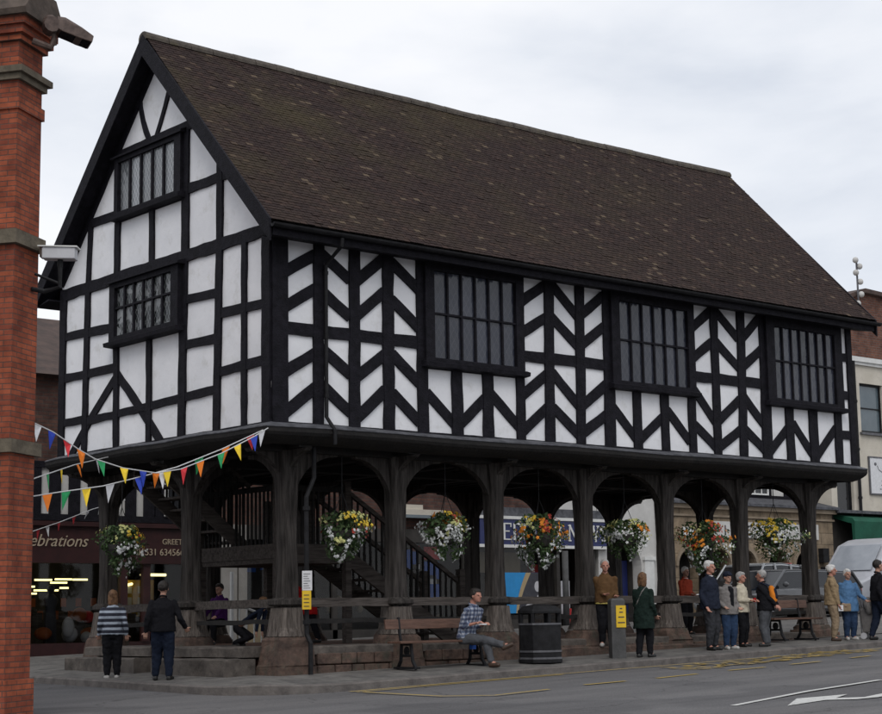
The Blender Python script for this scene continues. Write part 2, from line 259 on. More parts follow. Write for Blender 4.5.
# ------------------------------------------------------------------ mesh building helpers
WM = {}
def wmat(o): return WM.get(o.name, Matrix.Identity(4)) if o else Matrix.Identity(4)
def tag(o, label=None, cat=None, group=None, kind=None):
    if label: o['label'] = label
    if cat: o['category'] = cat
    if group: o['group'] = group
    if kind: o['kind'] = kind
    return o
def empty(name, loc, rz=0.0, label=None, cat=None, group=None):
    o = bpy.data.objects.new(name, None); COL.objects.link(o); o.location = loc; o.rotation_euler = (0, 0, rz)
    o.empty_display_size = 0.2
    WM[o.name] = Matrix.Translation(loc) @ Matrix.Rotation(rz, 4, 'Z')
    return tag(o, label, cat, group)
class MB:
    def __init__(s): s.v = []; s.f = []; s.n = 0; s.p = []
    def add(s, vs, fs):
        b = s.n; s.p.append((b, len(vs), len(s.f), len(fs))); s.v.extend([tuple(map(float, p)) for p in vs]); s.n += len(vs); s.f.extend([tuple(b + i for i in f) for f in fs]); return s
    def hexa(s, p): return s.add(p, [(0, 3, 2, 1), (4, 5, 6, 7), (0, 1, 5, 4), (1, 2, 6, 5), (2, 3, 7, 6), (3, 0, 4, 7)])
    def box(s, x0, x1, y0, y1, z0, z1): return s.hexa([(x0, y0, z0), (x1, y0, z0), (x1, y1, z0), (x0, y1, z0), (x0, y0, z1), (x1, y0, z1), (x1, y1, z1), (x0, y1, z1)])
    def cbox(s, c, sz, rz=0.0, top=1.0):
        hx, hy, hz = sz[0] / 2, sz[1] / 2, sz[2] / 2; P = []
        for z, k in ((-hz, 1.0), (hz, top)):
            for x, y in ((-hx, -hy), (hx, -hy), (hx, hy), (-hx, hy)):
                x *= k; y *= k; P.append((c[0] + x * math.cos(rz) - y * math.sin(rz), c[1] + x * math.sin(rz) + y * math.cos(rz), c[2] + z))
        return s.hexa(P)
    def prism(s, pts, a, b, fn):
        """pts: 2-D outline; fn(u,v,w) -> xyz; extruded from w=a to w=b"""
        n = len(pts); V = [fn(u, v, a) for u, v in pts] + [fn(u, v, b) for u, v in pts]
        F = [tuple(range(n - 1, -1, -1)), tuple(range(n, 2 * n))] + [(i, (i + 1) % n, n + (i + 1) % n, n + i) for i in range(n)]
        return s.add(V, F)
    def loft(s, rings, cap=True):
        n = len(rings[0]); V = [p for r in rings for p in r]; F = []
        for k in range(len(rings) - 1):
            for i in range(n): F.append((k * n + i, k * n + (i + 1) % n, (k + 1) * n + (i + 1) % n, (k + 1) * n + i))
        if cap: F.append(tuple(range(n - 1, -1, -1))); F.append(tuple((len(rings) - 1) * n + i for i in range(n)))
        return s.add(V, F)
    def tube(s, path, r, n=10, cap=True):
        path = [Vector(p) for p in path]; rr = r if isinstance(r, (list, tuple)) else [r] * len(path); rings = []
        up = None
        for i, p in enumerate(path):
            t = (path[min(i + 1, len(path) - 1)] - path[max(i - 1, 0)]).normalized()
            if up is None: up = Vector((0, 0, 1)) if abs(t.z) < 0.9 else Vector((0, 1, 0))
            a = t.cross(up).normalized(); b = t.cross(a).normalized(); up = -b if False else up
            rings.append([tuple(p + a * math.cos(2 * math.pi * k / n) * rr[i] + b * math.sin(2 * math.pi * k / n) * rr[i]) for k in range(n)])
        return s.loft(rings, cap)
    def lathe(s, prof, c=(0, 0, 0), n=20, cap=True):
        return s.loft([[(c[0] + r * math.cos(2 * math.pi * k / n), c[1] + r * math.sin(2 * math.pi * k / n), c[2] + z) for k in range(n)] for r, z in prof], cap)
    def disc(s, path_c, normal, r, th, n=20):
        nrm = Vector(normal).normalized(); return s.tube([Vector(path_c) - nrm * th / 2, Vector(path_c) + nrm * th / 2], r, n)
    def ball(s, c, r, nu=12, nv=8, sc=(1, 1, 1), rz=0):
        V = []; F = []
        for j in range(nv + 1):
            a = math.pi * j / nv
            for i in range(nu):
                b = 2 * math.pi * i / nu; x, y, z = math.sin(a) * math.cos(b) * r * sc[0], math.sin(a) * math.sin(b) * r * sc[1], math.cos(a) * r * sc[2]
                V.append((c[0] + x * math.cos(rz) - y * math.sin(rz), c[1] + x * math.sin(rz) + y * math.cos(rz), c[2] + z))
        for j in range(nv):
            for i in range(nu): F.append((j * nu + i, (j + 1) * nu + i, (j + 1) * nu + (i + 1) % nu, j * nu + (i + 1) % nu))
        return s.add(V, F)
    def build_each(s, name, m, parent=None, smooth=False, **k):
        out = []
        for b, n, f0, nf in s.p:
            q = MB(); q.add(s.v[b:b + n], [tuple(i - b for i in f) for f in s.f[f0:f0 + nf]]); out.append(q.build(name, m, parent, smooth, **k))
        return out
    def build(s, name, m, parent=None, smooth=False, local=False, bevel=0.0):
        me = bpy.data.meshes.new(name); V = s.v
        if parent is not None and not local:
            inv = wmat(parent).inverted(); V = [tuple(inv @ Vector(p)) for p in V]
        me.from_pydata(V, [], s.f); me.update()
        for mm in (m if isinstance(m, (list, tuple)) else [m]): me.materials.append(M[mm])
        if bevel or not smooth or True:
            bm = bmesh.new(); bm.from_mesh(me)
            bmesh.ops.remove_doubles(bm, verts=bm.verts, dist=1e-6) if smooth else None
            bmesh.ops.recalc_face_normals(bm, faces=bm.faces); bm.to_mesh(me); bm.free()
        if smooth:
            for p in me.polygons: p.use_smooth = True
        o = bpy.data.objects.new(name, me); COL.objects.link(o)
        if parent is not None: o.parent = parent; WM[o.name] = wmat(parent)
        if bevel:
            bv = o.modifiers.new('bevel', 'BEVEL'); bv.width = bevel; bv.segments = 2; bv.limit_method = 'ANGLE'; bv.angle_limit = 0.6
        return o
def text(name, s, size, m, parent, loc, rot=(math.pi / 2, 0, 0), shear=0.0, ext=0.006, align='CENTER', space=1.0, off=0.0, sx=1.0):
    cu = bpy.data.curves.new(name, 'FONT'); cu.body = s; cu.size = size; cu.shear = shear; cu.extrude = ext; cu.align_x = align; cu.space_character = space; cu.offset = off
    cu.resolution_u = 3; t_ = bpy.data.objects.new('tmp', cu); COL.objects.link(t_)
    me = bpy.data.meshes.new_from_object(t_.evaluated_get(bpy.context.evaluated_depsgraph_get())); bpy.data.objects.remove(t_); me.name = name
    me.materials.clear(); me.materials.append(M[m]); o = bpy.data.objects.new(name, me); COL.objects.link(o)
    o.parent = parent; L = wmat(parent).inverted() @ Vector(loc); o.location = L; o.rotation_euler = rot; o.scale = (sx, 1, 1)
    return o
def copy_tree(o, parent=None):
    c = o.copy(); COL.objects.link(c); c.parent = parent
    for ch in list(o.children): copy_tree(ch, c)
    return c

# ------------------------------------------------------------------ the ground
def road(x, y):
    x = min(max(x, -40), 45); y = min(max(y, -60), 45)
    return -0.22 + 0.026 * x + 0.012 * y
def walk(x, y):
    """height of the pavement round the market house"""
    O = road(x, y) + 0.10; I = -0.05 + 0.0246 * (max(x, 0.4) - 0.4) + 0.008 * max(y, 0)
    t = min(max((y + 1.35) / 1.5, 0), max((x + 1.15) / 1.25, 0), 1)
    if y > 7: I = I * (1 - min((y - 7) / 5, 1)) + (O) * min((y - 7) / 5, 1)
    if x > 15: I = I * (1 - min((x - 15) / 4, 1)) + O * min((x - 15) / 4, 1)
    t = max(t, 0)
    return O * (1 - t) + I * t
def axis(a, b, fine0, fine1, step):
    L = list(np.arange(fine0, fine1 + 1e-6, step)); d = step; x = fine1
    while x < b: d *= 1.5; x += d; L.append(min(x, b))
    d = step; x = fine0
    while x > a: d *= 1.5; x -= d; L.insert(0, max(x, a))
    return L
X = axis(-500, 700, -22, 40, 1.0); Y = axis(-400, 700, -30, 40, 1.0)
g = MB(); g.add([(x, y, road(x, y) + 0.006 * math.sin(x * 0.9 + y * 0.7)) for y in Y for x in X], [(j * len(X) + i, j * len(X) + i + 1, (j + 1) * len(X) + i + 1, (j + 1) * len(X) + i) for j in range(len(Y) - 1) for i in range(len(X) - 1)])
tag(g.build('road', 'asphalt', smooth=True), kind='structure')

# pavement: outline with a rounded street corner, kerb stones along it
def kerb_path():
    P = [(-1.15 + 0.10 * max(0, (y - 5) / 6), y) for y in np.arange(12.0, 0.4, -0.6)]
    P += [(-1.15 + 1.5 - 1.5 * math.cos(a), 0.15 - 1.5 * math.sin(a)) for a in np.linspace(0, math.pi / 2, 10)]
    P += [(x, -1.35 - 0.012 * max(0, x - 3)) for x in np.arange(0.9, 26.1, 0.7)]
    return P
KP = kerb_path()
pv = MB(); gx = list(np.arange(-1.1, 26.3, 0.4)); gy = list(np.arange(-1.2, 12.1, 0.4))
# strips from the kerb inwards
def inward(p, d):
    x, y = p; k = (0.35, 0.15)
    if y > 0.15: return (x + d, y)
    if x > 0.35: return (x, y + d)
    v = Vector((k[0] - x, k[1] - y)); L = v.length; v.normalize(); q = Vector((x, y)) + v * min(d, L); return (q.x, q.y)
rows = []
for d in (0.14, 0.5, 0.9, 1.2, 1.499):
    rows.append([(*inward(p, d), 0) for p in KP])
V = [(x, y, walk(x, y)) for r in rows for x, y, _ in r]; n = len(KP)
pv.add(V, [(j * n + i, j * n + i + 1, (j + 1) * n + i + 1, (j + 1) * n + i) for j in range(len(rows) - 1) for i in range(n - 1)])
inx = list(np.arange(0.35, 26.4, 0.7)); iny = list(np.arange(0.149, 12.2, 0.6))
pv.add([(x, y, walk(x, y)) for y in iny for x in inx], [(j * len(inx) + i, j * len(inx) + i + 1, (j + 1) * len(inx) + i + 1, (j + 1) * len(inx) + i) for j in range(len(iny) - 1) for i in range(len(inx) - 1)])
tag(pv.build('pavement', 'paving', smooth=True), kind='structure')
kb = MB(); rings = []
for i in range(len(KP)):
    p, q = KP[i], inward(KP[i], 0.14); zp = walk(*q); zr = road(*p) - 0.05
    o_ = (p[0] + (p[0] - q[0]) * 0.0, p[1]); r_ = 0.018
    a = Vector((q[0] - p[0], q[1] - p[1], 0)).normalized() * r_
    rings.append([(p[0], p[1], zr), (p[0], p[1], zp - r_), (p[0] + a.x, p[1] + a.y, zp + 0.001), (q[0], q[1], zp + 0.003), (q[0], q[1], zr)])
kb.loft(rings); mat('kerb_stone', (0.085, 0.076, 0.072), (0.15, 0.135, 0.125), 5, 0.9, 0.5, 25)
tag(kb.build('kerb', 'kerb_stone'), kind='structure')

def ground_poly(mb, pts, lift=0.012): mb.add([(x, y, road(x, y) + lift) for x, y in pts], [tuple(range(len(pts)))])
def line_strip(mb, pts, wd, lift=0.012):
    L = []; 
    for i, p in enumerate(pts):
        a = Vector(pts[max(i - 1, 0)]); b = Vector(pts[min(i + 1, len(pts) - 1)]); t = (b - a).normalized(); nn = Vector((-t.y, t.x)) * wd / 2
        L.append((p[0] + nn.x, p[1] + nn.y)); L.append((p[0] - nn.x, p[1] - nn.y))
    mb.add([(x, y, road(x, y) + lift) for x, y in L], [(2 * i, 2 * i + 1, 2 * i + 3, 2 * i + 2) for i in range(len(pts) - 1)])
def resample(pts, st=0.4):
    out = [pts[0]]
    for a, b in zip(pts[:-1], pts[1:]):
        k = max(1, int(math.hypot(b[0] - a[0], b[1] - a[1]) / st)); out += [(a[0] + (b[0] - a[0]) * i / k, a[1] + (b[1] - a[1]) * i / k) for i in range(1, k + 1)]
    return out
yl = MB()
line_strip(yl, resample([(0.2, -1.60), (1.6, -1.57), (3.5, -1.58), (5.6, -1.62), (8.3, -1.72), (11.5, -1.85), (16, -1.95)]), 0.07)
line_strip(yl, resample([(0.2, -1.76), (2.0, -1.73), (4.2, -1.74)]), 0.06)
line_strip(yl, resample([(0.25, -1.85), (0.27, -2.6), (0.30, -3.45), (0.75, -3.98), (1.87, -3.84)]), 0.075)
for a, b in [((2.72, -3.66), (3.55, -3.66)), ((4.2, -3.66), (5.2, -3.56)), ((6.04, -3.46), (6.9, -3.46)), ((7.64, -3.38), (8.48, -3.33)), ((9.47, -3.2), (10.1, -3.14)), ((11.2, -3.05), (12.0, -3.0))]:
    line_strip(yl, resample([a, b]), 0.09)
tag(yl.build('yellow_road_marking', 'yellow_line'), kind='structure')
ws = MB()
for i in range(30):        # worn lettering of a stopping bay: nothing legible is left of it
    x = 6.1 + i * 0.19 + random.uniform(-.05, .05); y0 = -2.75 + random.uniform(-.1, .15) + 0.02 * i
    for k in range(2):
        if random.random() < 0.9: yy = y0 + k * 0.42; line_strip(ws, [(x, yy), (x + random.uniform(-.16, .20), yy + random.uniform(.18, .34))], random.uniform(.08, .15))
    if random.random() < 0.7: line_strip(ws, [(x, y0), (x + 0.25, y0 + random.uniform(-.05, .05))], 0.11)
tag(ws.build('worn_road_lettering', 'worn_yellow'), kind='structure')
wl = MB(); line_strip(wl, resample([(1.05, -7.71), (2.1, -7.42), (3.21, -7.11), (5.3, -6.72)]), 0.085)
AR = [(1.32, -8.27), (2.2, -7.72), (2.62, -7.79), (3.03, -7.84), (2.49, -8.07), (2.75, -8.28), (3.22, -8.16), (4.6, -7.9), (4.6, -8.02), (3.22, -8.34), (2.84, -8.42), (2.46, -8.38), (2.2, -8.14), (1.77, -8.2)]
ground_poly(wl, AR)
tag(wl.build('white_road_marking', 'white_line'), kind='structure')
# ------------------------------------------------------------------ MARKET HOUSE
L_, W_ = 14.35, 6.56
ZJ, ZP = 3.57, 6.55
SL = 1.0515
def zroof(y): return 6.62 + (min(y, W_ - y) + 0.41) * SL
MH = empty('market_house', (0, 0, 0), 0, 'black and white timber framed market hall raised on oak pillars', 'market hall')
POSTX = [0.686 + 2.129 * i for i in range(7)]
PY = (0.588, 3.28, 5.972)
# platform, steps
FL = 0.36
b = MB()
b.add([(0.5, 0.42, -0.5), (L_ - 0.2, 0.42, -0.2), (L_ - 0.2, 6.3, -0.2), (0.5, 6.3, -0.5), (0.5, 0.42, FL), (L_ - 0.25, 0.42, FL), (L_ - 0.25, 6.25, FL), (0.5, 6.25, FL)], [(0, 3, 2, 1), (4, 5, 6, 7), (0, 1, 5, 4), (1, 2, 6, 5), (2, 3, 7, 6), (3, 0, 4, 7)])
b.build('plinth', 'rubble_stone', MH)
def rough_slab(mb, x0, x1, y0, y1, z0, z1, n=8, j=0.018):
    """a worn stone course: its front edge wanders"""
    T = []; 
    along_x = (x1 - x0) > (y1 - y0)
    for i in range(n + 1):
        t = i / n
        if along_x:
            x = x0 + (x1 - x0) * t; jj = random.uniform(-j, j); zz = random.uniform(-j, j) * .5
            T.append([(x, y0 + jj, z0), (x, y0 + jj, z1 - 0.02 + zz), (x, y0 + jj + 0.025, z1 + zz), (x, y1, z1 + zz), (x, y1, z0)])
        else:
            y = y0 + (y1 - y0) * t; jj = random.uniform(-j, j); zz = random.uniform(-j, j) * .5
            T.append([(x0 + jj, y, z0), (x0 + jj, y, z1 - 0.02 + zz), (x0 + jj + 0.025, y, z1 + zz), (x1, y, z1 + zz), (x1, y, z0)])
    mb.loft(T)
b = MB()
for i in range(6):
    xa, xb = POSTX[i] + 0.3, POSTX[i + 1] - 0.3
    rough_slab(b, xa, xb, 0.30, 1.3, 0.25, FL + 0.012, 10)
rough_slab(b, 0.10, 1.2, 0.9, 3.0, 0.22, FL + 0.012, 10); rough_slab(b, 0.10, 1.2, 3.55, 5.7, 0.22, FL + 0.012, 10)
b.build_each('floor_edge', 'flagstone', MH)
b = MB()
rough_slab(b, -0.22, 0.3, 0.85, 3.02, -0.25, 0.20, 10); rough_slab(b, -0.22, 0.3, 3.5, 5.8, -0.25, 0.20, 10)
b.build_each('step', 'flagstone', MH)
b = MB()
rough_slab(b, 5.3, 14.0, 0.02, 0.5, -0.2, 0.235, 30, 0.025)
b.build('step', 'sandstone', MH)
# front wall stones between the piers (rubble courses standing a little proud)
for i in range(6):
    b = MB()
    x = POSTX[i] + 0.34; xe = POSTX[i + 1] - 0.34
    for z0, z1 in ((-0.15, 0.09), (0.095, 0.27)):
        xx = x
        while xx < xe - 0.05:
            wv = min(random.uniform(0.22, 0.5), xe - xx); o = random.uniform(0, 0.03)
            b.cbox((xx + wv / 2, 0.45, (z0 + z1) / 2), (wv - 0.015, 0.36 + o, z1 - z0 - 0.012), 0, 0.985); xx += wv
    b.build('rubble_wall', 'sandstone', MH, bevel=0.015)
# stone piers, oak posts with boxed feet, rings and curved braces
def ring_sq(cx, cy, h, z, ch=0.22, j=0.0):
    c = h * ch; P = [(-h, -h + c), (-h + c, -h), (h - c, -h), (h, -h + c), (h, h - c), (h - c, h), (-h + c, h), (-h, h - c)]
    return [(cx + x + random.uniform(-j, j), cy + y + random.uniform(-j, j), z) for x, y in P]
def brace(mb, cx, cy, dx, dy, zb, zt, rx, th, x0=0.12):
    """solid spandrel under the beam with a curved soffit"""
    pts = [(x0, zt), (x0, zb)]
    for k in range(1, 13):
        a = math.pi / 2 * k / 12; pts.append((x0 + rx * (1 - math.cos(a)), zb + (zt - zb) * math.sin(a) * 0.93))
    pts.append((x0 + rx + 0.05, zt))
    if abs(dx) > 0: mb.prism(pts, -th / 2, th / 2, lambda u, v, w: (cx + u * dx, cy + w, v))
    else: mb.prism(pts, -th / 2, th / 2, lambda u, v, w: (cx + w, cy + u * dy, v))
PZ = 0.514
def pillar(cx, cy, braces, zg):
    root = MB()
    root.loft([ring_sq(cx, cy, 0.19, PZ, 0.3), ring_sq(cx, cy, 0.155, 1.0, 0.3, .008), ring_sq(cx, cy, 0.137, 1.4, 0.3, .010), ring_sq(cx, cy, 0.135, 1.85, 0.3, .010), ring_sq(cx, cy, 0.132, 2.3, 0.3, .010), ring_sq(cx, cy, 0.15, 2.8, 0.3, .008), ring_sq(cx, cy, 0.19, 3.32, 0.3)])
    o = root.build('post', 'oak', MH)
    # boards round the foot
    f = MB(); f.loft([ring_sq(cx, cy, 0.262, PZ + 0.01, 0.3, .012), ring_sq(cx, cy, 0.222, PZ + 0.14, 0.3, .010), ring_sq(cx, cy, 0.195, 0.95, 0.3, .006)])
    for k in range(16):
        s_ = k % 4; t = -0.75 + 0.5 * (k // 4); hx = 0.268; sx, sy = [(t * hx * 0.7, -hx), (hx, t * hx * 0.7), (t * hx * 0.7, hx), (-hx, t * hx * 0.7)][s_]
        dn = math.hypot(sx, sy); 
        f.add([(cx + sx * k2 + (0.006 if s_ % 2 == 0 else 0) * q, cy + sy * k2 + (0.006 if s_ % 2 else 0) * q, z) for z, k2 in ((PZ, 1.0), (0.92, 0.79)) for q in (-1, 1)], [(0, 1, 3, 2)])
    f.build('post_foot', 'oak_pale', o)
    r = MB(); r.loft([ring_sq(cx, cy, 0.20, 0.975, 0.3), ring_sq(cx, cy, 0.232, 1.0, 0.3, .008), ring_sq(cx, cy, 0.225, 1.06, 0.3, .008), ring_sq(cx, cy, 0.165, 1.10, 0.3)])
    r.build('moulding', 'oak', o)
    for dx, dy, zb, rx in braces:
        bb = MB(); brace(bb, cx, cy, dx, dy, zb + random.uniform(-.04, .04), 3.33, rx + random.uniform(-.09, .03), 0.12 + (0.004 if dy else 0), 0.09); bb.build('brace', 'oak', o)
    p = MB()
    if cy < 1 or cx < 1:
        p.loft([ring_sq(cx, cy, 0.37, zg - 0.15, 0.2, .02), ring_sq(cx, cy, 0.345, zg + 0.12, 0.2, .025), ring_sq(cx, cy, 0.34, zg + 0.14, 0.22, .02), ring_sq(cx, cy, 0.315, 0.36, 0.25, .02), ring_sq(cx, cy, 0.295, 0.47, 0.3, .02), ring_sq(cx, cy, 0.27, PZ, 0.35)])
    else: p.loft([ring_sq(cx, cy, 0.34, 0.1, 0.2, .015), ring_sq(cx, cy, 0.31, 0.42, 0.25, .015), ring_sq(cx, cy, 0.27, PZ, 0.35)])
    p.build('stone_base', 'sandstone', o)
for i, px in enumerate(POSTX):
    for j, py in enumerate(PY):
        if j == 1 and i not in (0, 6): continue
        br = []
        br.append((1, 0, 2.45, 0.82) if i < 6 else (1, 0, 2.35, 0.86))
        br.append((-1, 0, 2.45, 0.82) if i > 0 else (-1, 0, 2.65, 0.66))
        if i == 0 and j == 0: br.append((0, 1, 2.45, 0.9)); br.append((0, -1, 2.75, 0.5))
        elif j == 0: br.append((0, 1, 2.45, 0.9)); br.append((0, -1, 2.85, 0.45))
        elif j == 1: br.append((0, 1, 2.45, 0.9)); br.append((0, -1, 2.45, 0.9))
        else: br.append((0, -1, 2.45, 0.9)); br.append((0, 1, 2.75, 0.5))
        if j == 1: br = [q for q in br if q[1] or (q[0] == (1 if i == 0 else -1)) or True]
        pillar(px, py, br, walk(px, py) if j == 0 else -0.1)
# rails between the posts
def wavy_beam(mb, p, q, wd, ht, n=7, j=0.008):
    p = Vector(p); q = Vector(q); t = (q - p); s = Vector((-t.y, t.x, 0)).normalized() * wd / 2; R = []
    for i in range(n + 1):
        c = p + t * i / n + Vector((random.uniform(-j, j), random.uniform(-j, j), random.uniform(-j, j))); h = Vector((0, 0, ht / 2 + random.uniform(-j, j) * .5))
        R.append([tuple(c - s - h), tuple(c + s - h), tuple(c + s + h), tuple(c - s + h)])
    mb.loft(R)
RAILS = [((POSTX[i] + .17, PY[0] - .02, 1.03), (POSTX[i + 1] - .17, PY[0] - .02, 1.03)) for i in range(6)]
RAILS += [((POSTX[0], PY[0] + .17, 1.03), (POSTX[0], PY[1] - .17, 1.01)), ((POSTX[0], PY[1] + .17, 1.01), (POSTX[0], PY[2] - .17, 1.0))]
for p, q in RAILS:
    b = MB(); wavy_beam(b, p, q, 0.10, 0.13); b.build('rail', 'oak_rail', MH)
    b = MB(); wavy_beam(b, (p[0], p[1] + (0.02 if p[1] == q[1] else 0), p[2] - 0.28), (q[0], q[1] + (0.02 if p[1] == q[1] else 0), q[2] - 0.28), 0.06, 0.07); b.build('rail', 'dark_beam', MH)
# beams, joists and boards overhead
b = MB()
for py in PY: b.box(0.06, L_ - 0.06, py - 0.15, py + 0.15, 3.30, 3.58)
b.build_each('arcade_beam', 'dark_beam', MH)
b = MB()
for px in POSTX: b.box(px - 0.12, px + 0.12, 0.08, W_ - 0.08, 3.34, 3.575)
b.build_each('cross_beam', 'dark_beam', MH)
b = MB()
x = 0.2
while x < L_:
    if min(abs(x - px) for px in POSTX) > 0.2: b.box(x - 0.05, x + 0.05, 0.04, W_ - 0.04, 3.42, 3.57)
    x += 0.36
b.build_each('joist', 'dark_beam', MH)
b = MB(); b.box(0.02, L_ - 0.02, 0.02, W_ - 0.02, 3.575, 3.66); b.build('floor', 'dark_beam', MH)
# coved skirt round the jetty: lead on top, dark board below
def skirt_ring(off, z, j=0.0):
    P = []; of2 = off * .12
    for (ax, ay), (bx, by) in (((-off, -off), (L_ + of2, -off)), ((L_ + of2, -off), (L_ + of2, W_ + of2)), ((L_ + of2, W_ + of2), (-off, W_ + of2)), ((-off, W_ + of2), (-off, -off))):
        for k in range(12): t = k / 12; P.append((ax + (bx - ax) * t, ay + (by - ay) * t, z + 0.012 * math.sin(ax * 3 + k * 1.7 + ay)))
    return P
b = MB(); b.loft([skirt_ring(o, z) for o, z in ((-0.02, 3.685), (0.02, 3.68), (0.24, 3.615), (0.262, 3.605), (0.266, 3.59), (0.25, 3.58))], cap=False); b.build('lead_flashing', 'lead', MH)
b = MB(); b.loft([skirt_ring(o, z) for o, z in ((0.252, 3.588), (0.25, 3.52), (0.22, 3.475), (0.14, 3.43), (0.04, 3.39), (-0.10, 3.36), (-0.12, 3.42))], cap=False); b.build('jetty_skirt', 'dark_beam', MH)

# walls
b = MB(); b.box(0.0, L_, 0.0, 0.12, 3.6, 6.75)
b.build('front_wall', 'plaster', MH)
gp = [(0.0, 3.6), (W_, 3.6), (W_, zroof(W_) - 0.16), (W_ / 2, zroof(W_ / 2) - 0.16), (0.0, zroof(0) - 0.16)]
b = MB(); b.prism([(u + (0.002 if u == 0 else (-0.002 if u == W_ else 0)), v) for u, v in gp], 0.003, 0.12, lambda u, v, w: (w, u, v)); b.build('gable_wall', 'plaster', MH)
b = MB(); b.prism([(u + (0.002 if u == 0 else (-0.002 if u == W_ else 0)), v) for u, v in gp], L_ - 0.12, L_ - 0.003, lambda u, v, w: (w, u, v)); b.build('gable_wall', 'plaster', MH)
b = MB(); b.box(0.0, L_, W_ - 0.12, W_, 3.6, 6.75); b.build('rear_wall', 'plaster', MH)

FX = lambda u, v, w: (u, -w, v)           # front face
GX = lambda u, v, w: (-w, u, v)           # gable face
RX = lambda u, v, w: (L_ + w, u, v)
BX = lambda u, v, w: (u, W_ + w, v)
def timber(mb, p, q, wd, depth, fn, j=0.009, w2=None, bow=0.0):
    """a hand-cut timber: straight-ish bar with slightly wandering arrises"""
    (x0, z0), (x1, z1) = p, q; Ln = math.hypot(x1 - x0, z1 - z0); n = max(2, int(Ln / 0.22)); tx, tz = (x1 - x0) / Ln, (z1 - z0) / Ln; nx, nz = -tz, tx
    A = []; B = []; w2 = w2 or wd
    for i in range(n + 1):
        t = i / n; ww = (wd + (w2 - wd) * t) / 2; bo = bow * math.sin(math.pi * t)
        cx, cz = x0 + (x1 - x0) * t + nx * bo, z0 + (z1 - z0) * t + nz * bo
        A.append((cx + nx * (ww + random.uniform(-j, j)), cz + nz * (ww + random.uniform(-j, j)))); B.append((cx - nx * (ww + random.uniform(-j, j)), cz - nz * (ww + random.uniform(-j, j))))
    r = []
    for a_, b_ in zip(A, B): r.append([fn(a_[0], a_[1], -0.03), fn(a_[0], a_[1], depth), fn(b_[0], b_[1], depth), fn(b_[0], b_[1], -0.03)])
    mb.loft(r)
DR, DS, DB = 0.034, 0.040, 0.027
# front: sill, plate, midrails
b = MB(); timber(b, (0, 3.63), (L_, 3.63), 0.13, DR + .004, FX, .004); b.build('sill_beam', 'black_timber', MH)
b = MB(); timber(b, (0, 6.60), (L_, 6.60), 0.20, DR + .004, FX, .004); b.build('wall_plate', 'black_timber', MH)
for a, c in ((0.2, 2.95), (5.05, 7.25), (9.3, 11.65)):
    b = MB(); timber(b, (a, 5.115), (c, 5.125), 0.195, DR, FX); b.build('midrail', 'black_timber', MH)
for z in (5.87, 5.09, 4.28):
    b = MB(); timber(b, (13.8, z), (14.25, z + .005), 0.17, DR, FX); b.build('midrail', 'black_timber', MH)
# studs: x, width, z0, z1
for x, wd, z0, z1, dx in ((0.86, .19, 3.6, 6.6, .01), (1.55, .205, 3.6, 6.6, .01), (2.225, .215, 3.6, 6.6, 0), (2.92, .215, 3.6, 6.6, .0), (3.645, .225, 3.6, 4.75, 0), (4.32, .225, 3.6, 4.75, 0), (5.065, .19, 3.6, 6.6, .01),
                      (5.755, .215, 3.6, 6.6, .03), (6.50, .215, 3.6, 6.6, .03), (7.215, .26, 3.6, 6.6, .02), (7.91, .205, 3.6, 4.75, 0), (8.64, .205, 3.6, 4.75, 0), (9.39, .20, 3.6, 6.6, 0.01),
                      (10.085, .20, 3.6, 6.6, .01), (10.85, .22, 3.6, 6.6, .03), (11.55, .28, 3.6, 6.6, .02), (12.25, .24, 3.6, 4.75, 0), (12.99, .26, 3.6, 4.75, 0), (13.80, .22, 3.6, 6.6, .01)):
    b = MB(); timber(b, (x - dx, z0), (x + dx, z1), wd, DS, FX); b.build('stud', 'black_timber', MH)
for x0, x1, fn in ((0.0, .28, FX), (14.19, L_, FX)):
    b = MB(); timber(b, ((x0 + x1) / 2, 3.58), ((x0 + x1) / 2, 6.65), x1 - x0, DS + .006, fn, .004); b.build('corner_post', 'black_timber', MH)
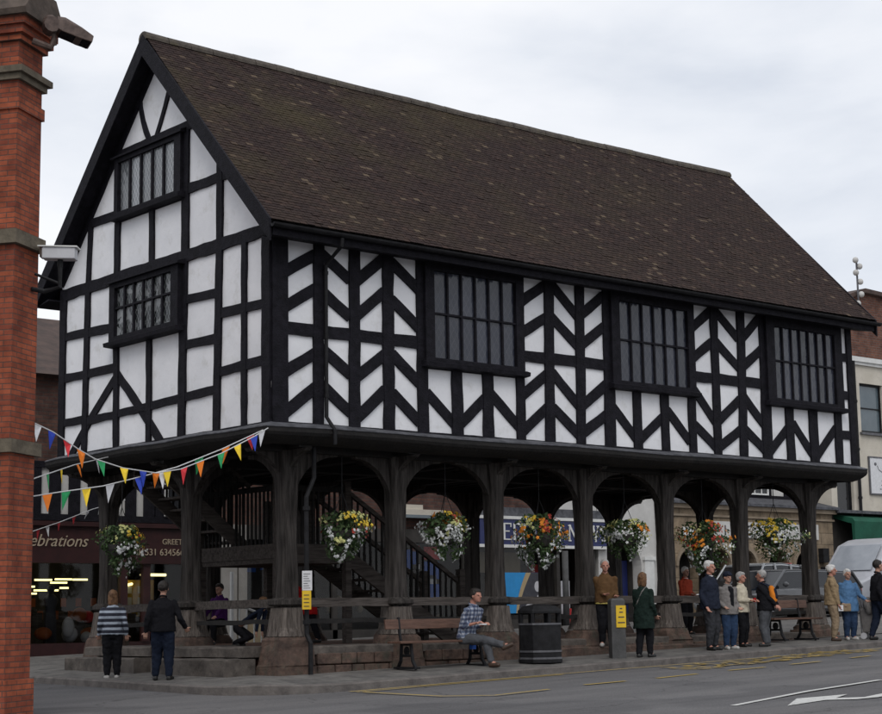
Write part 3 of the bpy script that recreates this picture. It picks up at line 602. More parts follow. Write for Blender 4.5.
# herringbone braces, one pattern per bay
BR = {'a': [((0.20, 5.95), (0.80, 6.30)), ((0.20, 5.41), (0.80, 5.77)), ((0.20, 4.42), (0.80, 4.77)), ((0.20, 3.80), (0.80, 4.25)),
            ((0.92, 6.34), (1.47, 5.99)), ((0.92, 5.75), (1.47, 5.40)), ((0.92, 4.86), (1.47, 4.50)), ((0.92, 4.30), (1.47, 3.90)),
            ((1.60, 5.98), (2.15, 6.42)), ((1.60, 5.44), (2.15, 5.87)), ((1.60, 4.48), (2.15, 4.87)), ((1.60, 3.84), (2.15, 4.30)),
            ((2.30, 6.37), (2.85, 6.00)), ((2.30, 5.77), (2.85, 5.37)), ((2.30, 4.89), (2.85, 4.47)), ((2.30, 4.27), (2.85, 3.84))],
      'b': [((3.00, 4.33), (3.58, 3.86)), ((3.70, 3.86), (4.26, 4.32)), ((4.38, 4.42), (5.02, 3.89))],
      'c': [((5.10, 6.03), (5.72, 6.41)), ((5.10, 5.50), (5.72, 5.84)), ((5.10, 4.43), (5.68, 4.84)), ((5.10, 3.83), (5.68, 4.27)),
            ((5.82, 6.45), (6.46, 5.93)), ((5.82, 5.86), (6.46, 5.40)), ((5.82, 4.88), (6.44, 4.35)), ((5.82, 4.28), (6.44, 3.84)),
            ((6.58, 5.98), (7.12, 6.37)), ((6.58, 5.45), (7.12, 5.81)), ((6.55, 4.37), (7.14, 4.78)), ((6.55, 3.90), (7.14, 4.25))],
      'd': [((7.28, 4.40), (7.86, 3.87)), ((7.98, 3.86), (8.60, 4.30)), ((8.72, 4.42), (9.31, 3.88))],
      'e': [((9.45, 6.01), (10.02, 6.40)), ((9.45, 5.44), (10.02, 5.80)), ((9.45, 4.88), (10.03, 4.30)), ((9.45, 4.21), (10.04, 3.82)),
            ((10.14, 6.43), (10.78, 5.95)), ((10.14, 5.82), (10.78, 5.38)), ((10.15, 4.34), (10.77, 4.77)), ((10.15, 3.84), (10.77, 4.20)),
            ((10.92, 5.97), (11.48, 6.43)), ((10.91, 5.42), (11.48, 5.80)), ((10.90, 4.82), (11.45, 4.34)), ((10.88, 4.21), (11.44, 3.85))],
      'f': [((11.60, 3.81), (12.20, 4.32)), ((12.36, 4.41), (12.93, 3.82)), ((13.06, 3.79), (13.72, 4.40))]}
for k, L in BR.items():
    b = MB()
    for i, (p, q) in enumerate(L): timber(b, p, q, 0.182, DB + 0.0006 * i, FX, .008)
    b.build('herringbone_brace', 'black_timber', MH)
# plaster fillets beside window heads are black boards
for x0, x1 in ((3.0, 5.02), (7.3, 9.32), (11.66, 13.74)):
    b = MB(); b.prism([(x0 - .06, 4.72), (x1 + .05, 4.72), (x1 + .05, 6.55), (x0 - .06, 6.55)], -0.02, 0.022, FX); b.build('window_surround', 'black_timber', MH)

def window(fn, x0, x1, z0, z1, g, lights, trans, glass, proud=0.10, sill=True, hood=0.0, mull=0.038):
    """x0..z1 outer frame; g = glazed area"""
    gx0, gx1, gz0, gz1 = g
    f = MB()
    def bar(a, c, d, e, w0, w1): f.prism([(a, d), (c, d), (c, e), (a, e)], w0, w1, fn)
    bar(x0, gx0, z0, z1, -0.02, proud); bar(gx1, x1, z0, z1, -0.02, proud); bar(gx0, gx1, z0, gz0, -0.02, proud - .002); bar(gx0, gx1, gz1, z1, -0.02, proud - .002)
    fr = f.build('window', 'black_timber', MH)
    if sill:
        s = MB(); s.prism([(-0.02, z0 - 0.10), (proud + 0.07, z0 - 0.085), (proud + 0.08, z0 - 0.02), (proud - .01, z0 + 0.012), (-0.02, z0 + 0.012)], x0 - 0.06, x1 + 0.05, lambda u, v, w: fn(w, v, u)); s.build('sill', 'black_timber', fr)
    if hood:
        s = MB(); s.prism([(-0.02, z1 + 0.10), (-0.02, z1 - 0.005), (proud + hood, z1 - 0.005), (proud + hood, z1 + 0.03)], x0 - 0.08, x1 + 0.06, lambda u, v, w: fn(w, v, u)); s.build('hood', 'black_timber', fr)
    m_ = MB(); wl = (gx1 - gx0) / lights
    for i in range(1, lights): xc = gx0 + wl * i; m_.prism([(xc - mull / 2, gz0 - .001), (xc + mull / 2, gz0 - .001), (xc + mull / 2, gz1 + .001), (xc - mull / 2, gz1 + .001)], 0.015, proud - 0.02, fn)
    if trans: m_.prism([(gx0 - .001, trans - 0.016), (gx1 + .001, trans - 0.016), (gx1 + .001, trans + 0.016), (gx0 - .001, trans + 0.016)], 0.018, proud - 0.016, fn)
    m_.build('mullion', 'black_timber', fr)
    for i in range(lights):
        a, c = gx0 + wl * i + mull / 2, gx0 + wl * (i + 1) - mull / 2
        for d, e in (((gz0, trans - .016), (trans + .016, gz1)) if trans else ((gz0, gz1),)):
            p = MB(); p.add([fn(a, d, proud - .055), fn(c, d, proud - .055), fn(c, e, proud - .055), fn(a, e, proud - .055)], [(0, 1, 2, 3)])
            p.build('pane', glass, fr)
window(FX, 2.94, 5.11, 4.83, 6.46, (3.13, 4.93, 4.90, 6.33), 6, 5.63, 'leaded_front')
window(FX, 7.24, 9.45, 4.80, 6.46, (7.45, 9.27, 4.87, 6.31), 6, 5.61, 'leaded_front')
window(FX, 11.55, 13.95, 4.80, 6.50, (11.80, 13.71, 4.87, 6.28), 7, 5.61, 'leaded_front')

# gable framing
b = MB(); timber(b, (0, 3.63), (W_, 3.63), 0.12, DR + .004, GX, .004); b.build('sill_beam', 'black_timber', MH)
b = MB(); timber(b, (-0.0, 6.61), (W_, 6.575), 0.20, DR + .004, GX, .012, bow=-0.0); b.build('tie_beam', 'black_timber', MH)
b = MB(); timber(b, (0.85, 7.695), (2.44, 7.70), 0.155, DR, GX); b.build('collar', 'black_timber', MH)
b = MB(); timber(b, (4.5, 7.71), (5.68, 7.715), 0.15, DR, GX); b.build('collar', 'black_timber', MH)
b = MB(); timber(b, (2.0, 8.76), (4.7, 8.745), 0.16, DR + .002, GX); b.build('collar', 'black_timber', MH)
for p, q, wd in (((0.10, 3.6), (0.10, 6.7), .21), ((0.69, 3.6), (0.69, 6.55), .125), ((1.455, 3.6), (1.385, 6.6), .165), ((1.38, 6.6), (1.375, 8.0), .16), ((2.47, 3.6), (2.42, 6.55), .20), ((2.39, 6.6), (2.40, 8.75), .20),
                 ((3.47, 3.6), (3.49, 5.42), .145), ((3.43, 6.6), (3.44, 7.60), .145), ((4.53, 3.6), (4.59, 6.55), .155), ((4.58, 6.6), (4.55, 8.75), .16), ((5.63, 3.6), (5.57, 6.55), .16), ((5.57, 6.6), (5.51, 7.75), .13), ((6.46, 3.6), (6.46, 6.6), .20)):
    b = MB(); timber(b, p, q, wd, DS, GX); b.build('stud', 'black_timber', MH)
for p, q, wd in (((6.5, 5.81), (5.57, 5.79), .15), ((5.57, 5.78), (4.58, 5.745), .15), ((6.5, 5.06), (5.6, 5.055), .15), ((5.6, 5.055), (4.55, 5.045), .15), ((6.5, 4.265), (5.62, 4.26), .14), ((5.62, 4.22), (3.5, 4.265), .13), ((3.5, 4.27), (2.45, 4.30), .14), ((2.45, 4.30), (1.45, 4.32), .135),
                 ((2.43, 5.88), (1.42, 5.845), .145), ((2.45, 5.14), (1.43, 5.125), .14), ((1.42, 5.51), (0.1, 5.485), .15), ((1.42, 4.585), (0.1, 4.625), .15)):
    b = MB(); timber(b, p, q, wd, DR, GX); b.build('rail', 'black_timber', MH)
for p, q, wd, bw in (((4.50, 4.93), (6.16, 3.62), .16, .03), ((4.54, 4.93), (3.10, 3.65), .16, -.02), ((3.90, 9.62), (3.56, 8.78), .11, .05), ((2.95, 9.48), (3.34, 8.80), .10, -.01)):
    b = MB(); timber(b, p, q, wd, DB, GX, bow=bw); b.build('brace', 'black_timber', MH)
for s in (0, 1):
    y0, y1 = (0.0, W_ / 2) if s == 0 else (W_, W_ / 2)
    b = MB(); timber(b, (y0, zroof(0) - .26), (y1, zroof(W_ / 2) - .26), .18, DR - .004, GX); b.build('rafter', 'black_timber', MH)
b = MB(); b.prism([(2.47, 5.40), (4.62, 5.40), (4.62, 6.55), (2.47, 6.55)], -0.02, 0.022, GX); b.build('window_surround', 'black_timber', MH)
b = MB(); b.prism([(2.47, 7.55), (4.55, 7.55), (4.55, 8.70), (2.47, 8.70)], -0.02, 0.022, GX); b.build('window_surround', 'black_timber', MH)
window(GX, 2.44, 4.58, 7.66, 8.66, (2.64, 4.46, 7.71, 8.58), 5, None, 'leaded_attic', 0.10, hood=0.05, mull=.055)
window(GX, 2.44, 4.64, 5.47, 6.47, (2.66, 4.47, 5.55, 6.38), 6, 6.03, 'leaded_gable', 0.13, hood=0.06, mull=.05)
# plain framing on the far gable and the back, so the hall holds up from other sides
for fn, Ln in ((RX, W_), (BX, L_)):
    b = MB()
    for z, wd in ((3.63, .12), (5.12, .18), (6.6, .2)): timber(b, (0, z), (Ln, z), wd, DR, fn)
    b.build_each('rail', 'black_timber', MH)
    b = MB(); k = int(Ln / 0.72)
    for i in range(k + 1): timber(b, (0.1 + (Ln - .2) * i / k, 3.6), (0.1 + (Ln - .2) * i / k, 6.6), .17, DS, fn)
    b.build_each('stud', 'black_timber', MH)
b = MB()
for y, z1 in ((1.4, 8.2), (2.6, 9.4), (3.9, 9.4), (5.1, 8.2)): timber(b, (y, 6.6), (y, z1), .15, DS, RX)
timber(b, (0.9, 7.8), (5.6, 7.8), .15, DR, RX); b.build_each('gable_stud', 'black_timber', MH)

# roof: courses of separate clay tiles over a dark deck
XA, XB = -0.31, 14.66
YE, ZE = -0.43, 6.60
RY = W_ / 2
slope_len = math.hypot(RY - YE, (RY - YE) * SL); ca, sa = 1 / math.hypot(1, SL), SL / math.hypot(1, SL)
def sag(x): t = (x - XA) / (XB - XA); return -0.055 * math.sin(math.pi * t) - 0.005 * math.sin(2.1 * x)
roof = MB(); roof.prism([(YE + .02, ZE - 0.13), (RY, zroof(RY) - 0.16), (W_ - YE - .02, ZE - 0.13), (W_ - YE - .02, ZE - .07), (RY, zroof(RY) - 0.10), (YE + .02, ZE - .07)], XA + .03, XB - .03, lambda u, v, w: (w, u, v))
rf = roof.build('roof', 'dark_beam', MH)
for side in (0, 1):
    t = MB(); gauge = 0.082; nc = int(slope_len / gauge); nt_ = 112; tw = (XB - XA) / nt_; V = []; F = []
    for c in range(nc + 1):
        s0 = c * gauge; s1 = min(s0 + gauge * 1.5, slope_len)
        for i in range(-1, nt_ + 1):
            x0 = XA + (i + (0.5 if c % 2 else 0)) * tw + 0.003; x1 = x0 + tw - 0.006
            x0 = max(x0, XA); x1 = min(x1, XB)
            if x1 - x0 < 0.02: continue
            lf = random.uniform(0, .010) + (0.014 if random.random() < .04 else 0); ds = random.uniform(-.008, .006); xm = (x0 + x1) / 2
            def pt(x, s, h):
                y = YE + s * ca - h * sa; z = ZE + s * sa + h * ca + sag(x) * (0.3 + 0.7 * s / slope_len) + (0.035 * (1 - s / 0.5) if s < 0.5 else 0)
                return (x, y if side == 0 else W_ - y, z)
            n0 = len(V); h0 = 0.014 + lf * .5; h1 = 0.006
            V += [pt(x0, s0 + ds, h0), pt(x1, s0 + ds, h0 + random.uniform(-.003, .003)), pt(x1, s1, h1), pt(x0, s1, h1), pt(x0, s0 + ds, h0 - .012), pt(x1, s0 + ds, h0 - .012)]
            F += [(n0, n0 + 1, n0 + 2, n0 + 3), (n0 + 4, n0 + 5, n0 + 1, n0)]
    t.add(V, F); t.build('tiled_slope', 'roof_tile', rf)
r = MB(); x = XA - .02; k = 0
while x < XB:
    x1 = min(x + 0.44, XB + .02); R = []
    for xx in (x, x1 - .012):
        R.append([(xx, RY + (0.135 + .004 * (k % 2)) * math.sin(a), zroof(RY) - 0.075 + sag(xx) + (0.125 + random.uniform(-.006, .006)) * math.cos(a)) for a in np.linspace(-1.75, 1.75, 9)])
    r.loft(R); x = x1; k += 1
r.build('ridge', 'ridge_tile', rf)
# barge boards, soffits, eaves boards, gutter
for xg, sx in ((XA, -1), (XB, 1)):
    for side in (0, 1):
        yy = lambda y: y if side == 0 else W_ - y
        b = MB(); b.prism([(YE - .02, ZE - .30), (YE - .02, ZE + .035), (RY - (0.001 if side else -0.001), zroof(RY) - .005), (RY - (0.001 if side else -0.001), zroof(RY) - .37)], xg - 0.035 * (sx < 0), xg + 0.035 * (sx > 0), lambda u, v, w: (w, yy(u), v)); b.build('barge_board', 'black_timber', MH)
        b = MB(); xi = 0.0 if sx < 0 else L_; b.prism([(YE + .05, ZE - .16), (YE + .05, ZE - .12), (RY, zroof(RY) - .17), (RY, zroof(RY) - .21)], min(xi, xg), max(xi, xg), lambda u, v, w: (w, yy(u), v)); b.build('soffit', 'black_timber', MH)
for side in (0, 1):
    yy = lambda y: y if side == 0 else W_ - y
    b = MB(); b.prism([(YE + .0, ZE - .20), (YE + .0, ZE - .005), (YE + .03, ZE - .005), (YE + .03, ZE - .17), (0.0, ZE - .10), (0.0, ZE - .13)], XA + .04, XB - .04, lambda u, v, w: (w, yy(u), v)); b.build('eaves_board', 'black_timber', MH)
    b = MB(); R = []
    for xx in np.linspace(XA - .02, XB + .06, 12): R.append([(xx, yy(YE - .07 + .062 * math.cos(a)), ZE - .035 + .062 * math.sin(a)) for a in np.linspace(math.pi, 2 * math.pi, 8)] + [(xx, yy(YE - .07 + .05 * math.cos(a)), ZE - .035 + .05 * math.sin(a)) for a in np.linspace(2 * math.pi, math.pi, 8)])
    b.loft(R); b.build('gutter', 'black_iron', MH)
b = MB(); b.tube([(0.96, YE - .07, ZE - .10), (0.96, YE - .06, ZE - .22), (0.96, -0.08, ZE - .45), (0.96, -0.08, 3.80), (0.96, -0.29, 3.58), (0.96, -0.29, 3.36)], 0.031, 10)
for z in (6.0, 5.0, 4.1): b.tube([(0.96, -.08, z), (0.96, -.08, z + .05)], 0.04, 10)
b.build('downpipe', 'black_iron', MH)
b = MB(); b.tube([(0.94, 0.22, 3.4), (0.94, 0.22, 2.9), (0.78, 0.20, 2.6), (0.78, 0.20, 0.55), (0.80, 0.13, 0.42), (0.80, 0.13, -0.1)], 0.036, 10)
for z in (2.4, 1.3, 0.7): b.tube([(0.78, .20, z), (0.78, .20, z + .06)], 0.058, 10)
b.build('downpipe', 'black_iron', MH)

# staircase: landing and two flights, boarded strings, balusters
ST = MB()
def flight(x0, z0, x1, z1, y, wdt):
    s = MB(); 
    for yy in (y, y + wdt):
        s.prism([(x0, z0 + .02), (x1, z1 + .02), (x1, z1 - .27), (x0, z0 - .27)], yy - .03, yy + .03, lambda u, v, w: (u, w, v))
    o = s.build_each('stair_string', 'oak_rail', MH)[0]
    n = int(abs(z1 - z0) / 0.18); t = MB()
    for i in range(n): 
        xx = x0 + (x1 - x0) * (i + .5) / n; zz = z0 + (z1 - z0) * (i + .5) / n - .03
        t.box(xx - .15, xx + .15, y + .03, y + wdt - .03, zz - .02, zz + .02)
    t.build_each('tread', 'oak_rail', o)
    h = MB()
    for yy in (y, y + wdt): wavy_beam(h, (x0, yy, z0 + 1.0), (x1, yy, z1 + 1.0), 0.07, 0.08, 4, .003)
    h.build_each('handrail', 'oak_rail', o)
    bl = MB(); k = int(abs(x1 - x0) / 0.13)
    for i in range(1, k):
        xx = x0 + (x1 - x0) * i / k; zz = z0 + (z1 - z0) * i / k
        for yy in (y, y + wdt): bl.cbox((xx, yy, zz + .49), (.03, .03, .96))
    bl.build_each('baluster', 'dark_beam', o)
flight(3.35, 1.95, 5.85, 0.42, 2.6, 1.0)
flight(2.25, 2.05, 0.55, 3.35, 3.9, 1.0)
b = MB(); b.box(1.9, 3.35, 2.55, 4.95, 1.70, 1.78); b.box(1.9, 3.35, 2.55, 2.61, 1.78, 2.02); b.box(1.88, 1.94, 2.61, 4.9, 1.78, 2.02); ld = b.build('landing', 'oak_rail', MH)
b = MB()
for x, y, z0, z1 in ((1.92, 2.58, FL, 3.4), (3.35, 2.58, FL, 3.1), (3.35, 3.62, 1.7, 3.0), (5.92, 2.58, FL, 1.62), (5.92, 3.62, FL, 1.62), (1.92, 4.9, FL, 3.4), (3.33, 4.9, FL, 2.9)): b.box(x - .06, x + .06, y - .06, y + .06, z0, z1)
b.build_each('newel_post', 'oak_rail', MH)
b = MB(); wavy_beam(b, (1.95, 2.58, 2.95), (3.3, 2.58, 2.95), .07, .09, 3, .003); wavy_beam(b, (1.92, 2.62, 2.95), (1.92, 4.9, 2.95), .07, .09, 3, .003)
for i in range(1, 12): b.cbox((1.95 + i * .115, 2.58, 2.45), (.03, .03, .92))
for i in range(1, 19): b.cbox((1.92, 2.62 + i * .12, 2.45), (.03, .03, .92))
b.build('balustrade', 'dark_beam', ld)
# ------------------------------------------------------------------ THE STREET BEHIND
YB = 13.0
def holed_wall(mb, x0, x1, z0, z1, holes, y, th=0.25):
    xs = sorted({x0, x1, *[h[0] for h in holes], *[h[1] for h in holes]}); zs = sorted({z0, z1, *[h[2] for h in holes], *[h[3] for h in holes]})
    for a, b_ in zip(xs[:-1], xs[1:]):
        run = None
        for c, d in zip(zs[:-1], zs[1:]):
            mx_, mz_ = (a + b_) / 2, (c + d) / 2; solid = not any(h[0] < mx_ < h[1] and h[2] < mz_ < h[3] for h in holes)
            if solid: run = (run[0], d) if run else (c, d)
            if (not solid or d == z1) and run: mb.box(a, b_, y, y + th, run[0], run[1]); run = None
def sash(parent, x0, x1, z0, z1, y, frame='white_paint', glass='dark_glass', nx=2, nz=2, t=0.05, inset=0.10):
    f = MB(); y0 = y + inset
    f.box(x0, x0 + t, y0, y0 + .06, z0, z1); f.box(x1 - t, x1, y0, y0 + .06, z0, z1); f.box(x0 + t, x1 - t, y0, y0 + .06, z0, z0 + t); f.box(x0 + t, x1 - t, y0, y0 + .06, z1 - t, z1)
    for i in range(1, nx): xc = x0 + (x1 - x0) * i / nx; f.box(xc - .015, xc + .015, y0 + .01, y0 + .05, z0 + t, z1 - t)
    for i in range(1, nz): zc = z0 + (z1 - z0) * i / nz; f.box(x0 + t, x1 - t, y0 + .005, y0 + .055, zc - .02, zc + .02)
    fo = f.build('window', frame, parent)
    p = MB(); p.add([(x0 + t, y0 + .04, z0 + t), (x1 - t, y0 + .04, z0 + t), (x1 - t, y0 + .04, z1 - t), (x0 + t, y0 + .04, z1 - t)], [(0, 1, 2, 3)]); p.build('pane', glass, fo)
    return fo
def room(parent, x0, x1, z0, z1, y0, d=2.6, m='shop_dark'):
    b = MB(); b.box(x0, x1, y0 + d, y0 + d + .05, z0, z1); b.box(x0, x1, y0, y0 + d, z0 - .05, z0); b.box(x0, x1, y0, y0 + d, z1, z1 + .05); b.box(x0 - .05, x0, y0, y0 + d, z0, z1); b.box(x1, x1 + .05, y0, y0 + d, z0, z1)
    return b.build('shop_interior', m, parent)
def stroke_letters(parent, s, x, z, y, h, adv, m, name='lettering', tk=0.06, tn=0.028):
    """serif capitals drawn as strokes"""
    G = {'L': [((0, 0), (0, 1), 1), ((0, 0), (.6, 0), 0), ((.6, 0), (.6, .22), 0)], 'E': [((0, 0), (0, 1), 1), ((0, 0), (.6, 0), 0), ((0, 1), (.58, 1), 0), ((0, .52), (.42, .52), 0), ((.6, 0), (.6, .2), 0), ((.58, 1), (.58, .82), 0)],
         'D': [((0, 0), (0, 1), 1), ((0, 1), (.35, 1), 0), ((.35, 1), (.62, .8), 1), ((.62, .8), (.68, .5), 1), ((.68, .5), (.62, .2), 1), ((.62, .2), (.35, 0), 1), ((.35, 0), (0, 0), 0)],
         'B': [((0, 0), (0, 1), 1), ((0, 1), (.4, 1), 0), ((.4, 1), (.55, .77), 1), ((.55, .77), (.4, .53), 0), ((0, .53), (.4, .53), 0), ((.4, .53), (.6, .27), 1), ((.6, .27), (.4, 0), 1), ((.4, 0), (0, 0), 0)],
         'U': [((0, 1), (0, .3), 1), ((0, .3), (.15, .04), 1), ((.15, .04), (.45, .04), 0), ((.45, .04), (.6, .3), 0), ((.6, .3), (.6, 1), 0)], 'R': [((0, 0), (0, 1), 1), ((0, 1), (.4, 1), 0), ((.4, 1), (.56, .77), 1), ((.56, .77), (.4, .52), 0), ((0, .52), (.4, .52), 0), ((.32, .52), (.65, 0), 1)],
         'Y': [((0, 1), (.33, .48), 1), ((.66, 1), (.33, .48), 0), ((.33, .48), (.33, 0), 1)], 'N': [((0, 0), (0, 1), 0), ((0, 1), (.62, 0), 1), ((.62, 0), (.62, 1), 0)],
         'W': [((0, 1), (.22, 0), 1), ((.22, 0), (.42, 1), 0), ((.42, 1), (.64, 0), 1), ((.64, 0), (.86, 1), 0)], 'S': [((.55, .8), (.4, .98), 0), ((.4, .98), (.15, .98), 0), ((.15, .98), (.03, .75), 1), ((.03, .75), (.55, .3), 1), ((.55, .3), (.42, .03), 1), ((.42, .03), (.15, .03), 0), ((.15, .03), (.02, .22), 0)]}
    SER = {'L': [(0, 1), (0, 0)], 'E': [(0, 1), (0, 0)], 'D': [], 'B': [], 'U': [(0, 1), (.6, 1)], 'R': [(0, 0), (.65, 0)], 'Y': [(0, 1), (.66, 1), (.33, 0)], 'N': [(0, 1), (0, 0), (.62, 1)], 'W': [(0, 1), (.42, 1), (.86, 1)], 'S': []}
    mb = MB(); k = 0
    for ch in s:
        if ch == ' ': x += adv * .55; continue
        for q, (p0, p1, thick) in enumerate(G[ch]):
            t = (tk if thick else tn); a = Vector((p0[0] * h, p0[1] * h)); c = Vector((p1[0] * h, p1[1] * h)); d = (c - a).normalized(); nn = Vector((-d.y, d.x)) * t / 2
            a -= d * tn / 2; c += d * tn / 2; k += 1; yy = y - .001 * (k % 7)
            mb.prism([(x + (a + nn).x, z + (a + nn).y), (x + (a - nn).x, z + (a - nn).y), (x + (c - nn).x, z + (c - nn).y), (x + (c + nn).x, z + (c + nn).y)], 0, 0.02, lambda u, v, w: (u, yy - w, v))
        for sx, sz in SER[ch]:
            k += 1; mb.box(x + sx * h - .05, x + sx * h + .05, y - .021 - .001 * (k % 5), y, z + sz * h - tn / 2, z + sz * h + tn / 2)
        x += adv * (1.25 if ch == 'W' else 1)
    return mb.build(name, m, parent)

# --- A: card shop under a timbered storey and a tall brick wall
A = empty('shop_building', (3.0, YB, 0), 0, 'old brick and timber shop building with a maroon front left of the hall', 'building')
b = MB(); b.box(-4.0, 7.35, YB + .02, YB + 7, 4.22, 6.22); b.build('brick_wall', 'old_brick', A)
b = MB(); b.prism([(YB - .25, 6.15), (YB + 3.5, 9.4), (YB + 7.2, 6.15)], -4.2, 7.4, lambda u, v, w: (w, u, v))
b.v = [(x, y, z - 1.3 if z > 7 else z) for x, y, z in b.v]; b.build('roof', 'ridge_clay', A)
b = MB(); b.box(-4.0, 7.35, YB - .02, YB + 7, 3.0, 4.22)
b.build('timbered_storey', 'white_render', A)
def tbar(x0, x1, z0, z1, y=YB, d=.05): b.box(x0, x1, y - .02 - d, y, z0, z1)
b = MB(); tbar(-4, 7.35, 2.98, 3.12, d=.06); tbar(-4, 7.35, 4.12, 4.26, d=.06)
x = -3.9
while x < 7.2:
    if not 5.92 < x + .12 < 7.05: tbar(x, x + .27, 3.12, 4.12)
    x += 0.47
tbar(5.80, 6.02, 3.12, 4.12, d=.052); tbar(6.98, 7.2, 3.12, 4.12, d=.052)
b.build('timber_framing', 'black_timber', A)
sash(A, 6.02, 6.98, 3.14, 4.08, YB - .16, 'white_paint', 'dark_glass', 2, 1, .07, 0.03)
b = MB(); b.box(-4.0, 7.35, YB + .1, YB + 7, -.3, .0); b.box(7.1, 7.35, YB, YB + 7, 0, 3.0); b.box(-4.0, -3.7, YB, YB + 7, 0, 3.0); b.build('shop_wall', 'maroon_paint', A)
b = MB(); b.box(-4.0, 7.35, YB - .10, YB + .1, 2.12, 2.86); b.box(-4.0, 7.35, YB - .18, YB + .1, 2.86, 2.96); b.box(-4, 7.35, YB - .12, YB - .08, 2.06, 2.12)
fa = b.build('fascia', 'maroon_paint', A)
text('lettering', 'Celebrations', 0.37, 'gold_letter', A, (4.05, YB - .115, 2.42), shear=0.35, space=1.0, align='RIGHT')
text('lettering', '01531 634566', 0.215, 'gold_letter', A, (6.53, YB - .115, 2.25), align='RIGHT')
text('lettering', 'GREETINGS', 0.18, 'gold_letter', A, (5.95, YB - .115, 2.50), align='LEFT')
b = MB(); b.box(-4.0, 7.1, YB - .02, YB + .1, -.1, .34); b.build('stall_riser', 'maroon_paint', A)
b = MB()
for x in (-1.2, 1.6, 5.02, 5.6, 7.0): b.box(x - .09, x + .09, YB - .06, YB + .08, .34, 2.12)
b.build_each('pilaster', 'maroon_paint', A)
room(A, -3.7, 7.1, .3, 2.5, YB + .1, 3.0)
for x0, x1 in ((-1.1, 1.5), (1.7, 4.92), (5.12, 5.5), (5.7, 6.9)):
    b = MB(); b.add([(x0, YB + .03, .34), (x1, YB + .03, .34), (x1, YB + .03, 2.12), (x0, YB + .03, 2.12)], [(0, 1, 2, 3)]); b.build('shop_window', 'shop_glass', A)
for (x0, x1, y, z) in ((3.9, 4.3, 14.0, 1.72), (4.1, 4.5, 14.6, 1.66), (3.6, 3.9, 15, 1.58), (4.45, 4.8, 14.2, 1.72), (3.3, 3.7, 13.8, 1.70), (4.0, 4.6, 15.2, 1.50), (1.9, 2.8, 14.2, 1.7), (4.55, 4.75, 15, 1.55), (3.5, 3.85, 14.8, 1.42)):
    b = MB(); b.box(x0, x1, y, y + .06, z, z + .04); b.build_each('tube_lamp', 'tube_light', A)
for (p, q) in (((5.35, 14.2, 1.52), (6.35, 14.9, 1.66)), ((6.3, 14.4, 1.86), (8.0 - 1.0, 14.45, 1.86))):
    b = MB(); b.tube([p, q], .032, 8); b.build_each('tube_lamp', 'tube_light', A)
b = MB(); b.box(5.75, 6.95, YB + 1.9, YB + 2.0, .9, 1.75); b.build('display_board', 'display_yellow', A)
b = MB()
for i in range(9): b.cbox((5.78 + (i % 3) * .42, YB + 1.86, 1.0 + .26 * (i // 3)), (.24, .03, .17))
b.build_each('greeting_card', 'display_white', A)
b = MB()
for i in range(10): b.cbox((3.3 + .19 * i, YB + 1.3, .95 + .28 * (i % 2)), (.13, .03, .19))
b.build_each('greeting_card', 'display_orange', A)
b = MB(); b.ball((3.35, YB + .5, .55), .2, sc=(1, .8, .7)); b.ball((4.5, YB + .5, .55), .2, sc=(1.2, .8, .6)); b.ball((4.28, YB + .6, .95), .16); b.build('paper_lantern', 'display_orange', A, True)
b = MB(); b.ball((3.95, YB + .5, .68), .15, sc=(1, .7, 1.5)); b.ball((4.1, YB + .7, .52), .18); b.ball((4.35, YB + .4, .45), .13); b.ball((6.2, YB + .5, .5), .13); b.ball((6.5, YB + .5, .52), .12); b.build_each('gift_ware', 'display_white', A, True)
b = MB(); b.ball((6.8, YB + .5, .5), .11); b.ball((5.9, YB + .5, .5), .12); b.ball((4.6, YB + .8, .9), .14); b.build_each('gift_ware', 'display_red', A, True)
b = MB(); b.loft([[(3.62 + r * math.cos(a), YB + .7 + r * .6 * math.sin(a), z) for a in np.linspace(0, 5.6, 9)] for r, z in ((.16, .35), (.15, .8), (.12, 1.1), (.19, 1.3), (.06, 1.42))]); b.ball((3.62, YB + .7, 1.52), .09); b.build('costume_dummy', 'ink', A, True)
b = MB()
for i in range(14): b.cbox((2.2 + i * .36 + random.uniform(-.1, .1), YB + .9 + random.uniform(0, .9), .55 + random.uniform(0, .6)), (random.uniform(.12, .28), .1, random.uniform(.2, .4)))
b.build('goods_shelf', 'oak_rail', A)

# --- B: second shop, white pilasters, tan riser, blue and red posters
B = empty('shop_building', (11.3, YB, 0), 0, 'dark brick shop with white pilasters and blue and red posters', 'building')
b = MB(); holed_wall(b, 7.37, 15.3, 3.0, 6.8, [(8.6, 9.8, 4.0, 5.6), (11.0, 12.2, 4.0, 5.6), (13.2, 14.4, 4.0, 5.6)], YB + .05); b.box(7.37, 15.3, YB + .3, YB + 7, 3.0, 6.8)
b.build('wall', 'old_brick', B)
for x0 in (8.6, 11.0, 13.2): sash(B, x0, x0 + 1.2, 4.0, 5.6, YB + .03)
b = MB(); b.prism([(YB - .2, 6.8), (YB + 3.5, 8.6), (YB + 7.2, 6.8)], 7.3, 15.4, lambda u, v, w: (w, u, v)); b.build('roof', 'ridge_clay', B)
b = MB()
b.box(7.55, 7.98, YB - .12, YB + .3, -.1, 3.0); b.box(8.06, 8.30, YB - .06, YB + .3, .0, 3.0)
b.build_each('pilaster', 'dull_render', B)
b = MB(); b.box(7.98, 9.6, YB - .04, YB + .1, -.1, .82); b.build('stall_riser', 'tan_board', B)
b = MB(); b.box(8.3, 15.3, YB - .1, YB + .1, 2.66, 3.0); b.build('fascia', 'shop_dark', B)
